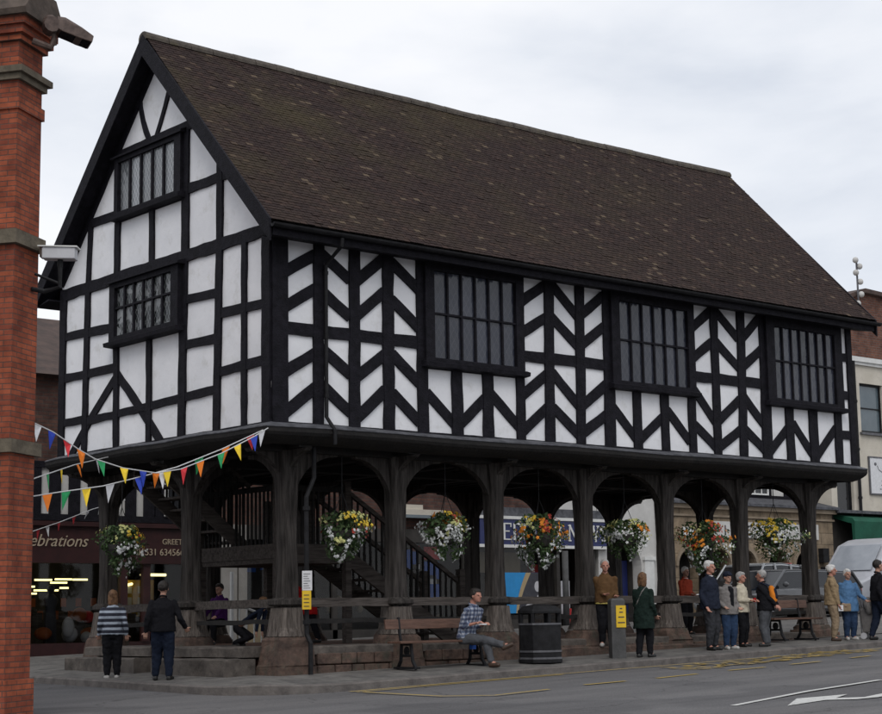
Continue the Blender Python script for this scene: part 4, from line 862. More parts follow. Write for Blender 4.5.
b = MB(); b.box(12.6, 14.25, YB - .25, YB + .04, 3.36, 3.50); b.box(12.6, 13.6, YB - .2, YB + .04, 3.5, 3.62); b.build('cornice', 'cream_render', B)
b = MB(); b.box(12.5, 15.3, YB - .28, YB + .1, 3.28, 3.36); b.build('lead_flashing', 'blue_glass', B)
b = MB()
for x in (9.6, 10.9, 12.9, 15.15): b.box(x - .07, x + .07, YB - .03, YB + .08, 0, 2.66)
b.box(9.6, 15.2, YB - .03, YB + .08, 0, .5); b.build_each('shop_frame', 'shop_dark', B)
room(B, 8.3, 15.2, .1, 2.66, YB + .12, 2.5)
b = MB(); b.add([(8.3, YB + .04, .5), (15.2, YB + .04, .5), (15.2, YB + .04, 2.66), (8.3, YB + .04, 2.66)], [(0, 1, 2, 3)]); b.build('shop_window', 'shop_glass', B)
for x0, x1, z0, z1, m_ in ((8.42, 8.72, 1.9, 2.45, 'display_blue'), (8.85, 9.2, 1.95, 2.15, 'display_blue'), (9.0, 9.45, .95, 1.25, 'display_purple'), (13.1, 13.75, 2.0, 2.5, 'display_blue'), (13.95, 14.45, 1.75, 2.2, 'display_blue'), (13.95, 14.5, 2.25, 2.58, 'display_red'), (13.5, 13.8, 2.45, 2.6, 'display_red'), (13.95, 14.5, 1.2, 1.62, 'display_blue'), (14.1, 14.35, 1.62, 1.85, 'display_white'), (13.55, 13.8, 2.0, 2.12, 'display_white')):
    b = MB(); b.box(x0, x1, YB + .2, YB + .22, z0, z1); b.build('poster', m_, B)
b = MB()
for i in range(16): b.ball((9.9 + i * .33, YB + .7, .75 + .25 * (i % 3)), .1)
b.build_each('goods', 'tan_board', B, True)

# --- C: news shop with the blue sign
Cc = empty('news_shop', (17.8, YB, 0), 0, 'newsagent shop with long blue sign lettered LEDBURY NEWS', 'shop')
zg = road(18, 13)
b = MB(); holed_wall(b, 15.32, 20.15, 3.5, 7.6, [(16.2, 17.3, 4.4, 6.0)], YB + .05); b.box(15.32, 20.15, YB + .3, YB + 7, 3.5, 7.6); b.build('wall', 'old_brick', Cc)
b = MB(); b.box(18.35, 20.14, YB - .0, YB + .045, 3.67, 7.55); b.build('painted_panel', 'white_render', Cc)
for x0 in (16.2,): sash(Cc, x0, x0 + 1.1, 4.4, 6.0, YB + .03)
b = MB(); b.prism([(YB - .2, 7.6), (YB + 3.5, 9.4), (YB + 7.2, 7.6)], 15.3, 20.2, lambda u, v, w: (w, u, v)); b.build('roof', 'ridge_clay', Cc)
b = MB(); b.box(15.6, 20.45, YB - .14, YB - .02, 2.66, 3.34); sg = b.build('sign_board', 'navy_sign', Cc)
b = MB(); b.box(15.56, 20.49, YB - .17, YB - .02, 3.34, 3.42); b.box(15.56, 20.49, YB - .17, YB - .02, 2.58, 2.66); b.build('sign_border', 'white_paint', Cc)
stroke_letters(Cc, 'LEDBURY NEWS', 16.08, 2.80, YB - .14, 0.42, 0.375, 'white_paint', tk=.062, tn=.03)
b = MB(); b.box(15.6, 20.45, YB - .1, YB + .1, 3.42, 3.66); b.build('cornice', 'lead', Cc)
b = MB()
for x, w_ in ((15.5, .16), (18.15, .10), (18.55, .12), (19.9, .2)): b.box(x - w_ / 2, x + w_ / 2, YB - .04, YB + .08, zg, 2.6)
b.box(15.5, 18.1, YB - .03, YB + .08, zg, .80); b.build_each('shop_frame', 'shop_dark', Cc)
b = MB(); b.tube([(18.36, YB - .5, zg), (18.36, YB - .5, 2.5)], .09, 12); b.build_each('column', 'grey_post', Cc, True)
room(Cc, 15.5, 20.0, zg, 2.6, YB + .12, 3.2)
b = MB(); b.add([(15.5, YB + .04, .8), (18.1, YB + .04, .8), (18.1, YB + .04, 2.6), (15.5, YB + .04, 2.6)], [(0, 1, 2, 3)]); b.build('shop_window', 'shop_glass', Cc)
b = MB(); b.box(15.6, 18.0, YB + .9, YB + .95, 1.95, 2.5); b.build('blind', 'tan_board', Cc)
# poster: a blue sweep, tan curve and a dark street picture
ps = MB(); ps.box(16.25, 17.98, YB - .075, YB - .045, .84, 1.92); po = ps.build('poster', 'poster_blue', Cc)
def curve_x(z): return 16.95 + .38 * ((z - .84) / 1.08) ** 1.6
zz = np.linspace(.842, 1.918, 14)
b = MB(); b.add([(curve_x(z) - .05, YB - .08, z) for z in zz] + [(curve_x(z) + .03 + .10 * (z - .84), YB - .08, z) for z in zz], [(i, 14 + i, 15 + i, i + 1) for i in range(13)]); b.build('poster_curve', 'poster_tan', po)
b = MB(); b.add([(curve_x(z) + .03 + .10 * (z - .84), YB - .079, z) for z in zz] + [(17.978, YB - .079, z) for z in zz], [(i, 14 + i, 15 + i, i + 1) for i in range(13)]); b.build('poster_picture', 'ink', po)
b = MB(); b.ball((17.45, YB - .08, 1.0), .16, sc=(1.4, .02, .6)); b.ball((17.7, YB - .08, 1.55), .11, sc=(1, .02, 1.3)); b.ball((17.72, YB - .082, 1.2), .07, sc=(.8, .02, 1.8)); b.build('poster_figure', 'display_white', po)
b = MB(); b.box(16.26, 16.45, YB - .08, YB - .076, 1.1, 1.85); b.build('poster_margin', 'paper', po)
b = MB(); b.box(18.62, 18.95, YB - .05, YB - .03, .8, 1.7); b.build('poster', 'display_white', Cc)
b = MB(); b.box(19.0, 19.5, YB + 1.5, YB + 1.7, 1.3, 2.2); b.build('display_stand', 'display_red', Cc)
b = MB(); b.box(18.62, 19.3, YB - .35, YB - .15, zg, .95); b.build('news_stand', 'display_red', Cc)

# --- D: white building with dark arched doorway
D = empty('white_building', (21.6, YB, 0), 0, 'white rendered building with a dark arched doorway behind the hall', 'building')
def arch_wall(mb, x0, x1, z0, z1, arches, y, th):
    """arches: (cx, halfwidth, spring z); wall strips with round-headed openings"""
    xs = [x0]
    for cx, hw, zs in arches: xs += [cx - hw, cx + hw]
    xs.append(x1)
    for i in range(0, len(xs) - 1, 2): mb.box(xs[i], xs[i + 1], y, y + th, z0, z1)
    for cx, hw, zs in arches:
        pts = [(cx - hw * math.cos(a), zs + hw * math.sin(a)) for a in np.linspace(0, math.pi, 13)]
        for p, q in zip(pts[:-1], pts[1:]):
            mb.hexa([(p[0], y, p[1]), (q[0], y, q[1]), (q[0], y + th, q[1]), (p[0], y + th, p[1]), (p[0], y, z1), (q[0], y, z1), (q[0], y + th, z1), (p[0], y + th, z1)])
b = MB(); arch_wall(b, 20.17, 22.9, 0.2, 4.2, [(21.35, .58, 2.15)], YB, .35); b.box(20.17, 22.9, YB + .01, YB + 6.9, 4.2, 7.6); b.box(20.17, 22.9, YB + 3, YB + 6.9, .2, 4.2); b.build('wall', 'white_render', D)
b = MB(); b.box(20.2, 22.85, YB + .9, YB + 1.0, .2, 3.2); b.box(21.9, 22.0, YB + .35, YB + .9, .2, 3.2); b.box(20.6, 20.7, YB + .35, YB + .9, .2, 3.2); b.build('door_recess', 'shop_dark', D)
b = MB(); b.box(20.85, 21.85, YB + .5, YB + .56, .3, 2.3); b.build('door', 'navy_sign', D)
b = MB(); b.box(22.02, 22.4, YB - .06, YB, .2, 2.3); b.box(21.98, 22.45, YB - .09, YB, 2.3, 2.4); b.build_each('pilaster', 'white_paint', D)
b = MB(); b.prism([(YB - .2, 7.6), (YB + 3.5, 9.2), (YB + 7, 7.6)], 20.15, 22.95, lambda u, v, w: (w, u, v)); b.build('roof', 'ridge_clay', D)
b = MB(); b.tube([(22.62, YB - .08, .3), (22.62, YB - .08, 6)], .05, 8); b.build('drainpipe', 'grey_metal', D)

# --- E: low stone arcade front with timbered storey behind
Eb = empty('stone_building', (27, YB, 0), 0, 'tan stone building with row of dark arches and timbered storey above', 'building')
AX = [24.0, 25.35, 26.55, 28.15, 29.5]
b = MB(); arch_wall(b, 22.95, 31.0, 0.3, 3.85, [(x, .50 if i else .46, 2.15) for i, x in enumerate(AX)], YB, .4); b.build('arcade_wall', 'ashlar_block', Eb)
b = MB()
for x in AX:
    o_ = [(x - .62 * math.cos(a), 2.15 + .62 * math.sin(a)) for a in np.linspace(0, math.pi, 15)]; i_ = [(x - .515 * math.cos(a), 2.15 + .515 * math.sin(a)) for a in np.linspace(0, math.pi, 15)]
    for k in range(14): b.hexa([(i_[k][0], YB - .05, i_[k][1]), (o_[k][0], YB - .05, o_[k][1]), (o_[k][0], YB, o_[k][1]), (i_[k][0], YB, i_[k][1]), (i_[k + 1][0], YB - .05, i_[k + 1][1]), (o_[k + 1][0], YB - .05, o_[k + 1][1]), (o_[k + 1][0], YB, o_[k + 1][1]), (i_[k + 1][0], YB, i_[k + 1][1])])
b.build('arch_moulding', 'ashlar', Eb)
b = MB()
for x in (24.7, 27.35, 28.85): b.lathe([(.13, .3), (.11, 1.6), (.10, 1.95), (.16, 2.05), (.17, 2.14)], (x, YB - .12, 0), 14)
b.build_each('column', 'ashlar', Eb, True)
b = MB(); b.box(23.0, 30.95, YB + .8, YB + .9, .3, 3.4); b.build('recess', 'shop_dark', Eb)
b = MB(); b.box(22.93, 31.05, YB - .16, YB + .3, 3.85, 3.98); b.box(22.93, 31.05, YB - .06, YB + .3, 3.62, 3.68); b.build('cornice', 'ashlar', Eb)
b = MB(); b.prism([(YB - .26, 3.98), (YB - .26, 4.06), (YB + .9, 4.36), (YB + .9, 3.98)], 22.9, 31.1, lambda u, v, w: (w, u, v)); b.build('lead_roof', 'lead', Eb)
b = MB(); b.box(24.75, 30.2, YB - .05, YB - .003, 3.02, 3.5); b.build('fascia_board', 'white_render', Eb)
text('lettering', 'I', .42, 'ink', Eb, (25.62, YB - .06, 3.1)); text('lettering', 'C', .44, 'ink', Eb, (26.75, YB - .06, 3.1))
b = MB(); b.box(23.75, 24.2, YB - .03, YB - .002, 3.05, 3.3); b.build('plaque', 'white_paint', Eb)
b = MB(); b.box(30.2, 30.5, YB - .2, YB, 2.3, 2.75); b.build('wall_lamp', 'black_iron', Eb)
b = MB(); b.box(22.95, 31.0, YB + .9, YB + 7, .3, 7.3); b.build('upper_storey', 'white_render', Eb)
b = MB(); Y2 = YB + .9
for z in (4.36, 5.6, 7.2): b.box(22.95, 31, Y2 - .04, Y2, z - .07, z + .09)
x = 23.0
while x < 31:
    if not 27.15 < x < 28.75: b.box(x - .09, x + .09, Y2 - .045, Y2, 4.4, 7.2)
    x += .85
b.box(27.1, 27.25, Y2 - .046, Y2, 4.4, 7.2); b.box(28.9, 29.05, Y2 - .046, Y2, 4.4, 7.2); b.build('timber_framing', 'black_timber', Eb)
sash(Eb, 27.5, 28.85, 4.45, 5.5, Y2 - .14, nx=4, nz=1, inset=.04)
b = MB(); b.prism([(YB + .6, 7.3), (YB + 3.8, 9.6), (YB + 7.2, 7.3)], 22.9, 31.1, lambda u, v, w: (w, u, v)); b.build('roof', 'ridge_clay', Eb)

# --- F: cream building on the right with green shop canopy and name board
Fb = empty('cream_building', (36, YB, 0), 0, 'tall cream rendered building with parapet at the right edge', 'building')
b = MB(); holed_wall(b, 31.05, 44.0, 3.95, 9.0, [(31.35, 32.25, 3.95, 5.15), (32.85, 34.15, 6.65, 8.3), (36.2, 37.5, 6.65, 8.3), (39.5, 40.8, 6.65, 8.3), (36.2, 37.5, 4.2, 5.8)], YB, .3); b.box(31.05, 44.0, YB + .3, YB + 7, 3.9, 9.0); b.build('wall', 'cream_render', Fb)
b = MB(); b.box(31.0, 44.1, YB - .14, YB + .3, 9.0, 9.16); b.box(31.0, 44.1, YB - .08, YB + .3, 8.9, 9.0); b.build('coping', 'white_paint', Fb)
for x0, x1, z0, z1 in ((32.85, 34.15, 6.65, 8.3), (36.2, 37.5, 6.65, 8.3), (39.5, 40.8, 6.65, 8.3), (36.2, 37.5, 4.2, 5.8)): sash(Fb, x0, x1, z0, z1, YB, 'black_iron', 'blue_glass', 1, 2, .07)
b = MB(); b.box(32.75, 34.25, YB - .1, YB + .1, 6.56, 6.64); b.build('window_sill', 'grey_metal', Fb)
sash(Fb, 31.35, 32.25, 3.97, 5.13, YB, 'black_iron', 'dark_glass', 1, 1, .06)
b = MB(); b.tube([(32.45, YB - .1, 2.5), (32.45, YB - .1, 9)], .055, 8)
for z in (4.4, 6, 7.6): b.tube([(32.45, YB - .1, z), (32.45, YB - .1, z + .08)], .075, 8)
b.build('drainpipe', 'black_iron', Fb)
b = MB(); b.box(31.05, 44, YB + .2, YB + 7, .3, 3.9); b.build('shop_front', 'shop_dark', Fb)
b = MB(); b.prism([(YB + .2, 3.9), (YB - .55, 3.72), (YB - .62, 3.62), (YB - .60, 2.92), (YB - .52, 2.92), (YB - .5, 3.55), (YB + .2, 3.75)], 31.35, 37.5, lambda u, v, w: (w, u, v)); b.build('canopy', 'green_canvas', Fb)
b = MB()
for i in range(38): b.box(31.4 + i * .16, 31.5 + i * .16, YB - .61, YB - .59, 2.80, 2.915)
b.build('valance', 'cream_render', Fb)
b = MB(); b.box(31.0, 38, YB - .3, YB + .2, 3.9, 4.0); b.build('lead_flashing', 'lead', Fb)
b = MB(); b.box(31.05, 44, YB + 3.0, YB + 3.3, 9.0, 9.6)
b.prism([(31.6, 9.0), (44.0, 9.0), (44.0, 11.7), (35.5, 11.95), (31.6, 10.65)], YB + 1.6, YB + 6.6, lambda u, v, w: (u, w, v)); b.build('brick_gable', 'far_brick', Fb)
b = MB(); b.prism([(31.3, 10.52), (35.5, 11.9), (44.2, 11.65), (44.2, 11.78), (35.5, 12.05), (31.3, 10.66)], YB + 1.4, YB + 6.8, lambda u, v, w: (u, w, v)); b.build('roof_edge', 'ridge_clay', Fb)
an = empty('aerial_mast', (34.9, YB + 1.8, 11.8), 0, 'thin mast with small round aerials above the brick gable', 'aerial')
b = MB(); b.tube([(34.9, YB + 1.3, 10.6), (34.9, YB + 1.3, 13.0)], .035, 8); b.build('mast', 'grey_metal', an)
for dx, z in ((-.12, 12.95), (.1, 12.75), (-.13, 12.5), (.1, 12.2), (.12, 11.75), (-.1, 11.4)):
    b = MB(); b.ball((34.9 + dx, YB + 1.25, z), .11, 10, 7); b.tube([(34.9, YB + 1.3, z), (34.9 + dx, YB + 1.25, z)], .02, 6); b.build_each('aerial', 'white_render', an, True)
# name board on the cream wall
nb_ = empty('name_board', (34, YB - .03, 5.1), 0, 'white name board with dark letters fixed to the cream wall', 'sign')
b = MB(); b.box(33.15, 35.6, YB - .05, YB - .002, 4.62, 5.80); b.build('board', 'paper', nb_)
b = MB(); b.box(33.1, 33.15, YB - .06, YB - .002, 4.57, 5.85); b.box(35.6, 35.65, YB - .06, YB - .002, 4.57, 5.85); b.box(33.15, 35.6, YB - .06, YB - .002, 5.80, 5.85); b.box(33.15, 35.6, YB - .06, YB - .002, 4.57, 4.62); b.build('board_frame', 'grey_metal', nb_)
text('lettering', 'BA', .26, 'ink', nb_, (34.35, YB - .055, 5.50))
b = MB()
b.tube([(33.55, YB - .055, 5.55), (33.62, YB - .055, 5.42), (33.8, YB - .055, 5.34), (34.0, YB - .055, 5.28), (35.3, YB - .055, 5.26)], .011, 6)
b.ball((33.45, YB - .055, 5.6), .07, 8, 6, (1, .1, .8))
for z, w_ in ((5.05, .5), (4.9, .6), (4.77, .9)):
    for i in range(int(w_ * 10)): b.cbox((33.95 + i * .13 - w_ * .3, YB - .052, z), (.08, .006, .035))
b.build('ornament', 'grey_metal', nb_)

# --- red brick corner building at the left edge of the view
u = Vector((0.825, 0.565, 0)); 
RB = empty('brick_corner_building', (-5.13, -1.941, 0), math.atan2(0.565, 0.825), 'red brick corner building with stone bands at the left edge', 'building')
Rm = wmat(RB); zb = -0.75
def rb(name, m, boxes, bevel=0.0):
    b = MB()
    for q in boxes: b.box(*q)
    return b.build(name, m, RB, local=True, bevel=bevel)
# local: +x runs away from the viewer along the right face, +y to the left along the front face
rb('pier', 'red_brick', [(0, .60, 0, .95, zb, 8.3)])
rb('plinth', 'red_brick', [(-.05, .64, -.035, 1.0, zb, .12)])
b = MB(); b.prism([(.18, .95), (.6, .955), (1.6, 1.6), (1.6, 2.2), (.18, 2.2)], zb, 8.3, lambda u, v, w: (u, v, w)); b.build('wall', 'red_brick', RB, local=True)
bands = [(-.07, .67, -.06, .96, 5.35, 5.52), (-.07, .67, -.06, .96, 2.80, 2.96), (.13, .5, .96, 2.2, 5.37, 5.50), (.13, .5, .96, 2.2, 2.82, 2.94)]
mat('band_stone', (0.085, 0.07, 0.05), (0.15, 0.125, 0.09), 5, 0.9, 0.6, 14)
for q in bands: rb('stone_band', 'band_stone', [q])
rb('string_course', 'red_brick', [(-.03, .63, -.03, .955, 7.05, 7.2)])
rb('stone_band', 'band_stone', [(-.05, .65, -.05, .96, 7.42, 7.50)]); rb('stone_band', 'band_stone', [(-.10, .70, -.10, .97, 7.50, 7.58)])
rb('cornice', 'red_brick', [(-.05, .65, -.05, .96, 7.92, 8.0), (-.10, .70, -.10, .97, 8.0, 8.10), (-.14, .74, -.14, .98, 8.10, 8.20)])
b = MB(); b.prism([(-.20, 8.20), (-.22, 8.27), (.04, 8.60), (.56, 8.60), (.80, 8.27), (.78, 8.20)], -.20, 1.0, lambda u, v, w: (u, w, v)); b.build('cornice', 'cornice_stone', RB, local=True)
# ------------------------------------------------------------------ VEHICLES
def vehicle(label, loc, Ln, wd, h, paint, kind='car', rz=0.0, name='parked_car', cat='car', group=None, stations=None, roof=None, rear_light=False):
    """front of the car at local x=0, length along +x"""
    c = empty(name, loc, rz, label, cat, group); hw = wd / 2
    # body: stations (x fraction, sill z, belt z, half width fraction)
    S = stations or [(0.0, .32, .52, .80), (.02, .22, .62, .90), (.10, .20, .70, .98), (.26, .20, .82, 1.0), (.5, .20, .86, 1.0), (.75, .20, .88, 1.0), (.93, .22, .90, .97), (.985, .28, .86, .92), (1.0, .36, .78, .86)]
    R = []
    for t, z0, z1, k in S:
        x = t * Ln; w_ = hw * k; R.append([(x, -w_ * .90, z0), (x, -w_, z0 + .08), (x, -w_, (z0 + z1) / 2 + .02), (x, -w_ * .965, z1 - .05), (x, -w_ * .88, z1), (x, w_ * .88, z1), (x, w_ * .965, z1 - .05), (x, w_, (z0 + z1) / 2 + .02), (x, w_, z0 + .08), (x, w_ * .90, z0)])
    b = MB(); b.loft(R); b.build('body', paint, c, local=True, bevel=.012)
    rf = roof or [(.24, .28, .82), (.40, 1.0, .86), (.62, 1.03, .87), (.86, 1.0, .88), (.955, .30, .90)]
    # greenhouse
    pts = []
    R = []
    zb_ = rf[0][2] - .04
    G = [(rf[0][0], .0), (rf[1][0], h), (rf[2][0], h + .02), (rf[3][0], h - .03), (rf[4][0], .0)]
    for i, (t, z) in enumerate(G):
        x = t * Ln; zt = max(z, rf[i][2]); k = .88 if z else .90; kt = .76 if z else .90
        R.append([(x, -hw * .91, rf[i][2] - .05), (x, -hw * kt, zt - (0.0 if z else -.001)), (x, hw * kt, zt - (0.0 if z else -.001)), (x, hw * .91, rf[i][2] - .05)])
    b = MB(); b.loft(R); b.build('glazing', 'dark_glass', c, local=True)
    b = MB(); x1, x2, x3 = G[1][0] * Ln, G[2][0] * Ln, G[3][0] * Ln
    b.loft([[(x, -hw * .79, z - .06), (x, -hw * .74, z + .012), (x, 0, z + .03), (x, hw * .74, z + .012), (x, hw * .79, z - .06)] for x, z in ((x1 - .05, h - .03), (x1 + .1, h), (x2, h + .02), (x3, h - .03), (x3 + .06, h - .07))]); ro = b.build('roof', paint, c, local=True, bevel=.01)
    b = MB()
    for s in (-1, 1):
        for t0, z0, t1, z1 in ((G[0][0], rf[0][2] - .03, G[1][0], h), (.52, .86, .53, h), (.72, .86, .73, h), (G[4][0], rf[4][2] - .03, G[3][0], h - .03)):
            b.tube([(t0 * Ln, s * hw * .925, z0), (t1 * Ln, s * hw * .785, z1)], .035, 6)
    b.build_each('pillar', paint, c, local=True)
    for s in (-1, 1):
        for t in (.17, .80):
            wv = MB(); wv.disc((t * Ln, s * (hw - .09), .31), (0, 1, 0), .32, .2, 20); wo = wv.build('wheel', 'tyre', c, local=True)
            r_ = MB(); r_.disc((t * Ln, s * (hw + .012), .31), (0, 1, 0), .20, .02, 14); r_.build('rim', 'rim', wo, local=True)
        m_ = MB(); m_.ball((.30 * Ln, s * (hw + .06), .93), .09, sc=(.7, 1, .8)); m_.build('mirror', paint, c, local=True)
        l_ = MB(); l_.ball((Ln * .985, s * hw * .80, .78), .11, sc=(.5, .8, 1.2)); l_.build('tail_light', 'red_plastic', c, local=True)
        l_ = MB(); l_.ball((.035 * Ln, s * hw * .72, .60), .11, sc=(.9, 1.0, .7)); l_.build('headlight', 'display_white', c, local=True)
        d_ = MB()
        for t in (.46, .66): d_.box(t * Ln, t * Ln + .16, s * (hw + .005) - .012, s * (hw + .005) + .012, .74, .77)
        d_.build_each('door_handle', 'grey_metal', c, local=True)
    if rear_light: l_ = MB(); l_.box(x3 - .02, x3 + .07, -.35, .35, h - .02, h + .045); l_.build('brake_light', 'red_plastic', c, local=True)
    return c
zz_ = lambda x, y: max(road(x, y), walk(x, y)) if x < 26 and y < 12 else road(x, y)
vehicle('dark silver estate car parked behind the hall, seen through the end arches', (20.6, 9.0, zz_(22, 9) - .0), 5.2, 1.8, 1.32, 'dark_paint', roof=[(.22, .28, .82), (.36, 1.0, .86), (.62, 1.03, .87), (.93, 1.0, .88), (.985, .30, .88)])
vehicle('pale silver people carrier with red high brake light parked behind dark estate', (22.9, 11.2, zz_(24, 11)), 3.6, 1.8, 1.50, 'silver_paint', rear_light=True)
vehicle('small white car with sloping bonnet parked in front of the white van', (26.4, 7.4, zz_(28, 8)), 4.0, 1.7, 1.30, 'van_white')
# van
vx, vy = 26.6, 9.9
V_ = empty('white_van', (vx, vy, road(27, 10)), 0, 'large white panel van parked beyond the right end of the hall', 'van')
hw = 1.0
prof = [(0.0, .35), (0.0, .80), (.12, 1.0), (.85, 1.20), (1.68, 2.14), (2.15, 2.30), (5.7, 2.33), (5.8, 2.2), (5.8, .30)]
R = []
for y, ins, dz in ((-1.0, .05, .16), (-.975, .02, .10), (-.90, .0, .03), (-.6, -.03, .0), (.6, -.03, .0), (.90, .0, .03), (.975, .02, .10), (1.0, .05, .16)):
    R.append([(min(max(x, ins), 5.8 - ins) if x in (0.0, 5.8) else x + (ins if x < 2 else 0), y, z - (dz if z > 1.9 else dz * .25 if z > .7 else 0)) for x, z in prof])
b = MB(); b.loft(R); b.build('body', 'van_white', V_, local=True, bevel=.02)
b = MB(); b.add([(.93, -.78, 1.30), (.93, .78, 1.30), (1.60, .74, 2.055), (1.60, -.74, 2.055)], [(0, 1, 2, 3)])
b.v = [(x - .04, y, z + .04) for x, y, z in b.v]; b.build('windscreen', 'sky_reflection_glass', V_, local=True)
b = MB()
for z in (1.35, 1.78, 2.05): b.box(2.1, 5.6, -1.012, -.985, z, z + .02)
b.box(2.08, 2.1, -1.01, -.98, .4, 2.1); b.box(3.4, 3.42, -1.01, -.98, .4, 2.1); b.build('panel_line', 'grey_metal', V_, local=True)
for s in (-1, 1):
    for x in (.95, 4.6):
        wv = MB(); wv.disc((x, s * .91, .36), (0, 1, 0), .36, .22, 20); wo = wv.build('wheel', 'tyre', V_, local=True)
        r_ = MB(); r_.disc((x, s * 1.015, .36), (0, 1, 0), .2, .02, 14); r_.build('rim', 'rim', wo, local=True)
    l_ = MB(); l_.ball((.12, s * .75, .85), .14, sc=(.7, 1, 1)); l_.build('headlight', 'display_white', V_, local=True)
    m_ = MB(); m_.cbox((1.2, s * 1.12, 1.35), (.1, .16, .26)); m_.build('mirror', 'black_iron', V_, local=True)

# ------------------------------------------------------------------ PEOPLE
def cloth(name, c1, c2=None, scale=10, bump=0.5): return mat(name, c1, c2, scale, 0.92, bump, 7, spec=0.1)
mat('skin', (0.36, 0.20, 0.145), (0.43, 0.25, 0.185), 8, 0.6, spec=0.3)
mat('skin_ruddy', (0.36, 0.165, 0.12), (0.45, 0.23, 0.17), 8, 0.6, spec=0.3)
cloth('navy_cloth', (0.014, 0.017, 0.028)); cloth('black_cloth', (0.009, 0.009, 0.011)); cloth('charcoal_cloth', (0.030, 0.031, 0.035)); cloth('denim', (0.020, 0.036, 0.072)); cloth('dark_denim', (0.010, 0.014, 0.026))
cloth('brown_cloth', (0.085, 0.047, 0.022)); cloth('dark_green_cloth', (0.010, 0.018, 0.015)); cloth('coral_cloth', (0.34, 0.055, 0.03)); cloth('beige_cloth', (0.20, 0.15, 0.10)); cloth('khaki_cloth', (0.22, 0.16, 0.095)); cloth('sky_cloth', (0.065, 0.135, 0.245))
cloth('cream_cloth', (0.42, 0.38, 0.30)); cloth('grey_cloth', (0.15, 0.14, 0.135)); cloth('orange_cloth', (0.50, 0.16, 0.02)); cloth('red_cloth', (0.33, 0.012, 0.012)); cloth('steel_cloth', (0.065, 0.068, 0.075)); cloth('purple_cloth', (0.055, 0.015, 0.085)); cloth('yellow_cloth', (0.52, 0.43, 0.13)); cloth('white_cloth', (0.6, 0.6, 0.6))
mat('white_hair', (0.50, 0.49, 0.47), (0.62, 0.61, 0.59), 25, 0.8, 0.8, 40); mat('grey_hair', (0.25, 0.24, 0.23), (0.40, 0.39, 0.38), 25, 0.8, 0.8, 40); mat('dark_hair', (0.012, 0.009, 0.008), (0.025, 0.019, 0.015), 25, 0.6, 0.8, 40)
mat('ginger_hair', (0.075, 0.036, 0.018), (0.19, 0.098, 0.045), 25, 0.7, 0.8, 40); mat('leather', (0.035, 0.02, 0.013), (0.06, 0.035, 0.024), 8, 0.5); mat('shoe_black', (0.008, 0.008, 0.008), (0.015, 0.015, 0.015), 8, 0.5); mat('shoe_pale', (0.35, 0.34, 0.32), (0.45, 0.44, 0.42), 8, 0.7)
mat('dark_eye', (0.02, 0.014, 0.012), (0.03, 0.02, 0.018), 5, 0.3); mat('lip', (0.22, 0.075, 0.06), (0.27, 0.09, 0.075), 5, 0.6)
# striped and checked cloth
m, N_, L_2, P_ = new_mat('striped_cloth'); tc = N_.new('ShaderNodeTexCoord'); s_ = N_.new('ShaderNodeSeparateXYZ'); L_2.new(tc.outputs['Object'], s_.inputs[0])
a_ = N_.new('ShaderNodeMath'); a_.operation = 'DIVIDE'; a_.inputs[1].default_value = 0.088; L_2.new(s_.outputs[2], a_.inputs[0]); f_ = N_.new('ShaderNodeMath'); f_.operation = 'FRACT'; L_2.new(a_.outputs[0], f_.inputs[0])
r_ = ramp(N_, [(0.52, (0.014, 0.016, 0.028)), (0.58, (0.30, 0.34, 0.40))]); L_2.new(f_.outputs[0], r_.inputs[0]); L_2.new(r_.outputs[0], P_.inputs['Base Color']); P_.inputs['Roughness'].default_value = .9
m, N_, L_2, P_ = new_mat('checked_cloth'); tc = N_.new('ShaderNodeTexCoord'); s_ = N_.new('ShaderNodeSeparateXYZ'); L_2.new(tc.outputs['Object'], s_.inputs[0]); sm = []
for k, o_ in ((0, .065), (2, .065)):
    a_ = N_.new('ShaderNodeMath'); a_.operation = 'DIVIDE'; a_.inputs[1].default_value = o_; L_2.new(s_.outputs[k], a_.inputs[0]); f_ = N_.new('ShaderNodeMath'); f_.operation = 'FRACT'; L_2.new(a_.outputs[0], f_.inputs[0])
    g_ = N_.new('ShaderNodeMath'); g_.operation = 'GREATER_THAN'; g_.inputs[1].default_value = .55; L_2.new(f_.outputs[0], g_.inputs[0]); sm.append(g_)
a_ = N_.new('ShaderNodeMath'); a_.operation = 'ADD'; L_2.new(sm[0].outputs[0], a_.inputs[0]); L_2.new(sm[1].outputs[0], a_.inputs[1]); d_ = N_.new('ShaderNodeMath'); d_.operation = 'DIVIDE'; d_.inputs[1].default_value = 2; L_2.new(a_.outputs[0], d_.inputs[0])
r_ = ramp(N_, [(0.0, (0.045, 0.055, 0.10)), (0.5, (0.12, 0.15, 0.22)), (1.0, (0.34, 0.36, 0.42))]); L_2.new(d_.outputs[0], r_.inputs[0]); L_2.new(r_.outputs[0], P_.inputs['Base Color']); P_.inputs['Roughness'].default_value = .9

